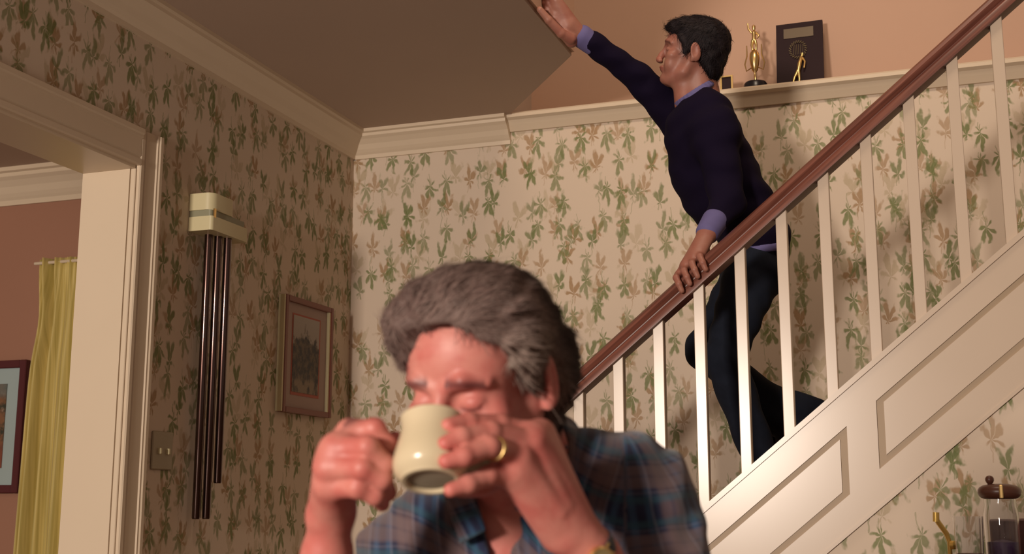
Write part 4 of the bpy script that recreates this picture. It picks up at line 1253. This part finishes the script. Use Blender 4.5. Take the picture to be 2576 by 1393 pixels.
mesh_obj('body', cam2w(BV), BQ[:, ::-1], M['skin_young'], ym, smooth=True, colors=BC)
# hair
v = Vox((-.14, -.12, -.17), (.14, .17, .15), .0042)
E_ = lambda c, r, k=.015, mode='u': v.ell(np.array(c) * SY, np.array(r) * SY, k, None, mode)
E_((0, .050, -.020), (.084, .082, .100), .01)
E_((0, .075, .040), (.066, .045, .055), .02)
E_((0, .010, -.062), (.080, .085, .055), .03)
E_((0, -.045, -.078), (.060, .050, .030), .02)
E_((0, .082, .078), (.050, .018, .026), .012)
for sx in (-1, 1):
    E_((sx * .070, .040, .012), (.018, .045, .045), .015)
    E_((sx * .075, .008, .020), (.008, .030, .012), .008)
E_((0, .000, .100), (.064, .066, .062), .006, 's')
for sx in (-1, 1):
    E_((sx * .060, .000, .072), (.030, .040, .036), .006, 's')
    E_((sx * .062, -.062, .040), (.040, .040, .060), .01, 's')
    E_((sx * .094, -.012, -.012), (.018, .036, .020), .005, 's')
v.disp(lambda X, Y, Z: .0020 * np.sin(X * 140 + Z * 60 + 2 * np.sin(Y * 60)) + .0016 * np.sin(Y * 130 - Z * 110 + 1.4 * np.sin(X * 70)))
gv2, gq2 = v.mesh(); gn2 = vnorm(gv2, gq2)
sv2, sq2, sc2 = strands(gv2, gn2, lambda p, n: np.array([[.1, -.35, 1.]]) * np.where(p[:, 1:2] > .04, 1, 0) + np.array([[0, -1., .1]]) * np.where(p[:, 1:2] > .04, 0, 1), rng, 2600, .028, .0009, .006, jit=.45)
HV, HQ, HC = join([(y2c(gv2), flip_if(gq2, YB), np.ones((len(gv2), 3))), (y2c(sv2), sq2, sc2)])
mesh_obj('hair', cam2w(HV), HQ, M['hair_black'], ym, smooth=True, colors=HC)
# sweater
v = Vox(P(1440, 700, 4.3) * [1, 1, 0] + [-.05, -.02, 3.84], P(2060, 60, 4.3) * [1, 1, 0] + [.04, .05, 4.62], .0075)
shL = P(1798, 330, 4.07); shR = P(1712, 300, 4.36)
v.cap(P(1772, 290, 4.16), P(1765, 310, 4.28), .088, .085, .04)
v.ell(P(1772, 400, 4.21), (.122, .170, .130), .05, None)
v.ell(P(1792, 470, 4.22), (.104, .150, .120), .05, None)
v.cap(P(1765, 330, 4.21), P(1900, 600, 4.25), .118, .118, .05)
v.cap(P(1800, 380, 4.14), P(1900, 560, 4.17), .085, .088, .04); v.cap(P(1770, 380, 4.30), P(1880, 560, 4.32), .080, .085, .04)
v.cap(P(1900, 590, 4.18), P(1915, 628, 4.19), .100, .098, .03); v.cap(P(1880, 590, 4.30), P(1895, 625, 4.30), .098, .098, .03)
v.cap(P(1772, 285, 4.14), shL, .070, .076, .04); v.cap(P(1760, 285, 4.28), shR, .068, .072, .04)
v.cap(shL, elL, .074, .056, .03); v.cap(elL, slL, .056, .044, .02)
elR = P(1600, 190, 4.32)
v.cap(shR, elR, .068, .050, .03); v.cap(elR, P(1487, 108, 4.26), .050, .042, .02)
# neck opening
Ln = np.array([.846, .533, 0]); Nn = np.array([.533, -.846, 0])
v.ell(P(1738, 198, 4.14), (.085, .052, .13), .006, R=[Ln, Nn, [0, 0, 1]], mode='s')
v.cap(P(1745, 215, DY), P(1768, 255, DY), .062, .066, .006, 's')
v.disp(lambda X, Y, Z: .0035 * np.sin(X * 30 + Y * 40 + 1.5 * np.sin(Y * 18)) + .0025 * np.sin(Y * 75 - X * 22 + 2 * np.sin(Z * 20)))
a_, q_ = v.mesh()
mesh_obj('sweater', cam2w(a_), q_[:, ::-1], M['navy'], ym, smooth=True)
# shirt collar, cuffs and shirt tail
def vmesh(name, v, mat, par):
    a_, q_ = v.mesh(); return mesh_obj(name, cam2w(a_), q_[:, ::-1], mat, par, smooth=True)
v = Vox(P(1650, 300, 4.1) - [.02, 0, .0] , P(1850, 170, 4.4) + [.02, .03, .02], .0040)
ncen = P(1748, 240, 4.205)
for k in range(28):
    a0, a1 = 2 * math.pi * k / 28, 2 * math.pi * (k + 1) / 28
    f = lambda a: ncen + Ln * .068 * math.cos(a) + np.array([0, 0, 1.]) * .072 * math.sin(a)
    v.cap(f(a0), f(a1), .008, .008, .004); v.cap(f(a0) - Nn * .010, f(a1) - Nn * .010, .006, .006, .004)
vmesh('collar', v, M['lavender'], ym)
v = Vox(np.minimum(slL, cuffL) - .06, np.maximum(slL, cuffL) + .06, .0040)
v.cap(slL, cuffL, .042, .038, .006)
vmesh('left_cuff', v, M['lavender'], ym)
v = Vox(P(1390, 160, 4.15), P(1540, 30, 4.38), .0040)
v.cap(P(1488, 110, 4.26), P(1464, 92, 4.245), .038, .040, .006)
vmesh('right_cuff', v, M['lavender'], ym)
v = Vox(P(1740, 700, 4.0), P(2060, 560, 4.5), .0065)
v.cap(P(1905, 622, 4.18), P(1910, 636, 4.18), .1005, .1005, .02); v.cap(P(1895, 622, 4.30), P(1900, 634, 4.30), .099, .099, .02)
v.half(P(1905, 617, 4.2), (-.12, 1, 0), .003); v.half(P(1905, 636, 4.2), (.12, -1, 0), .003)
vmesh('shirt_tail', v, M['lavender'], ym)
# jeans
v = Vox(P(1690, 1230, 4.3) * [1, 1, 0] + [-.05, -.18, 3.92], P(2100, 600, 4.3) * [1, 1, 0] + [.05, .03, 4.66], .0075)
v.cap(P(1900, 640, 4.18), P(1900, 690, 4.18), .094, .098, .03); v.cap(P(1890, 640, 4.30), P(1890, 690, 4.30), .094, .098, .03)
kA, aA = P(1822, 900, 4.10), P(1925, 1190, 4.14)      # near leg
v.cap(P(1895, 680, 4.16), kA, .098, .066, .03); v.cap(kA, aA, .068, .058, .02)
kB, aB = P(1772, 880, 4.36), P(1890, 1130, 4.40)      # far leg knee pushing forward
v.cap(P(1885, 690, 4.32), kB, .092, .064, .03)
kC, aC = kB, P(2055, 1035, 4.42)
v.cap(kB, P(1930, 1010, 4.40), .064, .066, .03); v.cap(P(1930, 1010, 4.40), aC, .066, .048, .02); v.cap(P(1920, 1040, 4.38), P(2010, 1090, 4.40), .06, .05, .03)
v.disp(lambda X, Y, Z: .003 * np.sin(Y * 60 + X * 40 + 2 * np.sin(Z * 20)))
a_, q_ = v.mesh(); mesh_obj('jeans', cam2w(a_), q_[:, ::-1], M['jeans'], ym, smooth=True)
for a0, dr in ((aA, P(1870, 1240, 4.12) - aA), (aC, P(2040, 1080, 4.42) - aC)):
    v = Vox(a0 - .16, a0 + .14, .006)
    d = nrmz(np.array([-1, -.35, -.05]))
    hl = a0 + np.array([.02, -.045, 0]); v.cap(hl, hl + d * .17, .040, .034, .02); v.cap(a0, hl, .042, .042, .02)
    vmesh('shoe', v, M['shoe'], ym)
